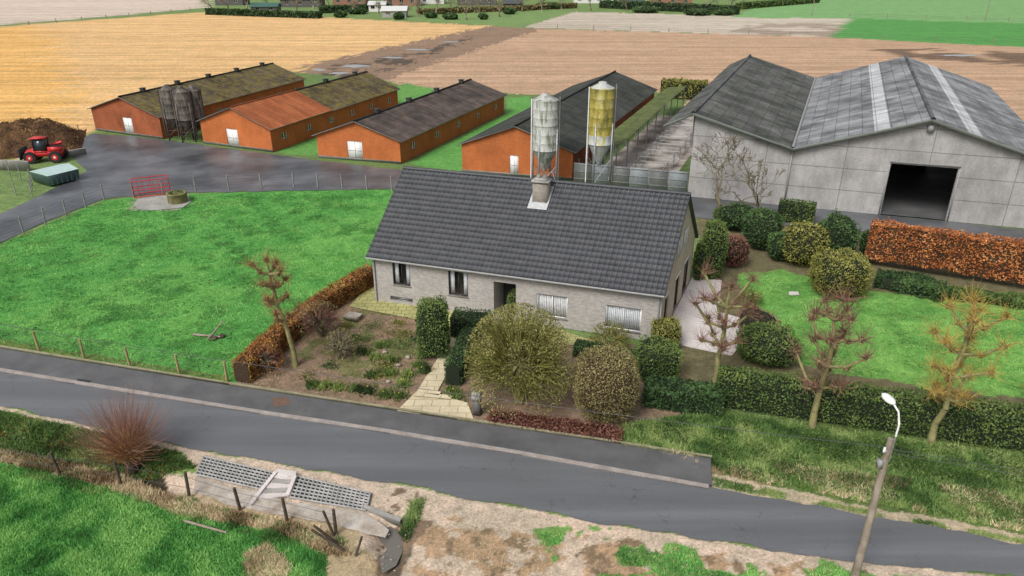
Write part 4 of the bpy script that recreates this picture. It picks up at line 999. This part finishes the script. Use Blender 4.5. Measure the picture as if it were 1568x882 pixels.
e=empty('skip_container');b=B();a_=G(78,287);c_=G(122,276);dd=unit(c_-a_);L=np.linalg.norm(c_-a_);n_=np.array([-dd[1],dd[0],0]);D_=3.0
gm=plain('container_green',(.10,.17,.16),.5);gm2=plain('container_lid',(.46,.60,.57),.5)
bo=[a_,a_+dd*L,a_+dd*L+n_*D_,a_+n_*D_];lo=[p+Z*.15 for p in bo];cen=sum(bo)/4;hi=[cen+(p-cen)*1.08+Z*1.15 for p in bo]
b.add(lo+hi,[[0,1,5,4],[1,2,6,5],[2,3,7,6],[3,0,4,7],[0,3,2,1]],gm)
for k in range(6):
    p=a_+dd*L*(k+.5)/6-n_*.05;tubes(b,p+Z*.2,p+Z*1.1,.05,.05,gm,4)
b.build('body',e);b=B();r0=(hi[0]+hi[3])/2+Z*.35;r1=(hi[1]+hi[2])/2+Z*.35
quad(b,[hi[0],hi[1],r1,r0],gm2);quad(b,[hi[3],hi[2],r1,r0],gm2);b.add([hi[0],hi[3],r0,hi[1],hi[2],r1],[[0,1,2],[3,4,5]],gm2);b.build('lid',e)
b=B();a_=G(206,305);c_=G(262,298);dd=c_-a_;n_=unit(np.array([-dd[1],dd[0],0]))*1.2
for p,q in((a_,c_),(a_+n_,c_+n_),(a_,a_+n_),(c_,c_+n_)):
    for h in(.15,.8,1.6): tubes(b,p+Z*h,q+Z*h,.04,.04,redp,5)
    for t_ in np.linspace(0,1,8 if p is a_ and q is c_ else 3): tubes(b,p+(q-p)*t_+Z*.1,p+(q-p)*t_+Z*1.6,.025,.025,redp,4)
b.build('red_metal_pen')
b=B();c=G(268,313)+np.array([0,.7,0]);lathe(b,c,[(.85,0),(.85,.75),(.9,.8),(.9,.9),(.7,.9),(.7,.5),(.01,.5)],surf('mossy_stone',[(.3,(.12,.11,.05)),(.7,(.25,.23,.10))],2),18);P=c+Z*.8+rdir(300)*np.array([.7,.7,.2]);leaves(b,P,.06,L_mg,rng.random(300));b.build('stone_well')
b=B();c=G(731,634);box(b,c+Z*.45,(.35,.3,.9),plain('mailbox_stone',(.12,.12,.12)),-.3);box(b,c+Z*1.0,(.45,.4,.25),plain('mailbox_grey',(.3,.3,.31),.4),-.3);tubes(b,c+np.array([-.2,.07,1.12]),c+np.array([.2,-.07,1.12]),.2,.2,plain('mailbox_lid',(.2,.2,.21),.4),10,cap=True);b.build('mailbox')
sheet('manhole_cover',[(415,612),(440,609),(446,621),(420,625)],.08,plain('cast_iron',(.16,.10,.07),.6))
sheet('storm_drain',[(120,582),(140,585),(137,588),(118,585)],.09,plain('drain_iron',(.03,.03,.03),.6))
# ---------- distant settlement
def dhouse(name,x0,x1,y,h,rh,wm,rm,dp=9):
    e=empty(name);P0=G(x0,y);P1=G(x1,y);a=unit(P1-P0);Wd=np.linalg.norm(P1-P0);c=np.array([-a[1],a[0],0]);b=B()
    k=max(2,int(Wd/4));ops=[(Wd*(i+.5)/k-.7,Wd*(i+.5)/k+.7,1.,min(2.4,h-.3),'swin') for i in range(k)]
    wall(b,P0,a,Wd,h,wm,ops,-c);wall(b,P0+c*dp,a,Wd,h,wm,[],c)
    for p,s in((P0,-1),(P1,1)):
        wall(b,p,c,dp,h,wm,[],a*s);b.add([p+Z*h,p+c*dp+Z*h,p+c*dp/2+Z*(h+rh)],[[0,1,2]],wm)
    b.build('walls',e);b=B()
    slab(b,[P0-c*.4-a*.4+Z*(h-.1),P1-c*.4+a*.4+Z*(h-.1),P1+c*dp/2+a*.4+Z*(h+rh+.05),P0+c*dp/2-a*.4+Z*(h+rh+.05)],.15,rm)
    slab(b,[P0+c*(dp+.4)-a*.4+Z*(h-.1),P1+c*(dp+.4)+a*.4+Z*(h-.1),P1+c*dp/2+a*.4+Z*(h+rh+.05),P0+c*dp/2-a*.4+Z*(h+rh+.05)],.15,rm);b.build('roof',e)
wd_=plain('far_wall_dark',(.10,.09,.09));ww=plain('far_wall_white',(.7,.68,.65));wr_=plain('far_wall_brick',(.30,.15,.10));rd=plain('far_roof_dark',(.07,.075,.08));rgn=plain('far_roof_teal',(.05,.12,.10));rp=plain('far_roof_pale',(.6,.6,.58))
dhouse('farmhouse',330,372,8,3,3,wd_,rd);dhouse('farmhouse',430,490,11,3,2.5,wd_,rd);dhouse('garden_shed',585,622,27,2.2,1.2,conc,rp,5)
dhouse('farmhouse',510,560,8,3,3,wr_,rd);dhouse('farmhouse',700,760,8,3,3,wd_,rd);dhouse('farmhouse',880,940,5,3,3,ww,rd);dhouse('farmhouse',1000,1060,8,3,3,wr_,rd);dhouse('garden_shed',385,425,20,2.2,1.,wd_,rgn,5);dhouse('farmhouse',640,680,6,3,3,ww,rd)
dhouse('garden_shed',565,590,18,2.4,1.,ww,rp,5);dhouse('garden_shed',770,800,16,2.4,1.,wd_,rd,5);dhouse('farmhouse',590,640,9,3,2.5,wr_,rd);dhouse('garden_shed',955,985,12,2.4,1.,wd_,rd,5)
hedge('field_hedge',[(320,22),(430,26),(490,28)],3,1.8,L_dg,80,.35,amp=.2)
hedge('field_hedge',[(490,20),(600,16)],3,2.2,L_dg,80,.35,amp=.2)
hedge('field_hedge',[(640,22),(800,16),(880,12)],3,1.6,L_br,60,.35,coreb,amp=.3)
hedge('field_hedge',[(920,12),(1130,22)],3,2.6,L_dg,60,.35,amp=.3)
hedge('field_hedge',[(1130,14),(1250,4)],3,2.,L_mg,60,.35,amp=.3)
for (x,y,h) in [(325,18,9),(378,20,11),(505,16,9),(560,14,8),(600,18,8),(640,26,8),(668,22,8),(715,30,8),(735,24,8),(765,26,8),(800,18,9),(860,14,8),(905,16,9),(960,16,8),(1040,18,8),(1085,16,9),(1120,20,8),(1135,14,9),(350,16,8),(455,22,7),(540,22,7),(620,24,7),(690,20,8),(830,18,8),(580,22,6),(750,14,9),(415,14,8),(480,14,8),(1000,14,8)]:
    bare_tree('bare_tree',G(x,y),h*.8,.3,T_br,4,.6,crown=600,rm=.035)
for (x,y,w_) in [(990,20,40),(1070,24,40),(690,30,22),(840,14,40),(545,22,30),(1110,24,30),(610,30,16),(660,28,18),(520,27,18),(740,30,14),(780,22,18)]:
    T('distant_bush',x,y,y-10,w_,L_dg,2.2,900,.3,amp=.25)
b=B()
for (x,y) in [(1243,24),(1508,32),(1080,20)]: p=G(x,y);tubes(b,p,p+Z*8,.15,.12,wood,5)
b.build('utility_pole')
# ---------- light, world, camera
az=math.radians(215);el=math.radians(48)
w=bpy.data.worlds.new('World');scene.world=w;w.use_nodes=True;nt=w.node_tree
sk=nt.nodes.new('ShaderNodeTexSky');sk.sky_type='NISHITA';sk.sun_disc=False;sk.sun_elevation=el;sk.sun_rotation=az;sk.air_density=1.;sk.dust_density=4.;sk.ozone_density=1.
hs=nt.nodes.new('ShaderNodeHueSaturation');hs.inputs['Saturation'].default_value=.35;hs.inputs['Value'].default_value=1.0
nt.links.new(sk.outputs[0],hs.inputs['Color']);nt.links.new(hs.outputs[0],nt.nodes['Background'].inputs[0]);nt.nodes['Background'].inputs[1].default_value=.15
sd_=bpy.data.lights.new('sun','SUN');sd_.energy=2.45;sd_.angle=math.radians(24);sd_.color=(1.,.98,.95)
so=bpy.data.objects.new('sun',sd_);scene.collection.objects.link(so)
from mathutils import Vector
sv_=Vector((math.sin(az)*math.cos(el),math.cos(az)*math.cos(el),math.sin(el)))
so.rotation_euler=sv_.to_track_quat('Z','Y').to_euler()
cd=bpy.data.cameras.new('camera');co=bpy.data.objects.new('camera',cd);scene.collection.objects.link(co)
cd.sensor_width=36;cd.lens=36*F/1568;cd.clip_end=6000;co.location=(0,0,H);co.rotation_euler=(math.pi/2-TH,0,0);scene.camera=co
scene.view_settings.view_transform='Standard';scene.view_settings.look='None';scene.view_settings.exposure=0
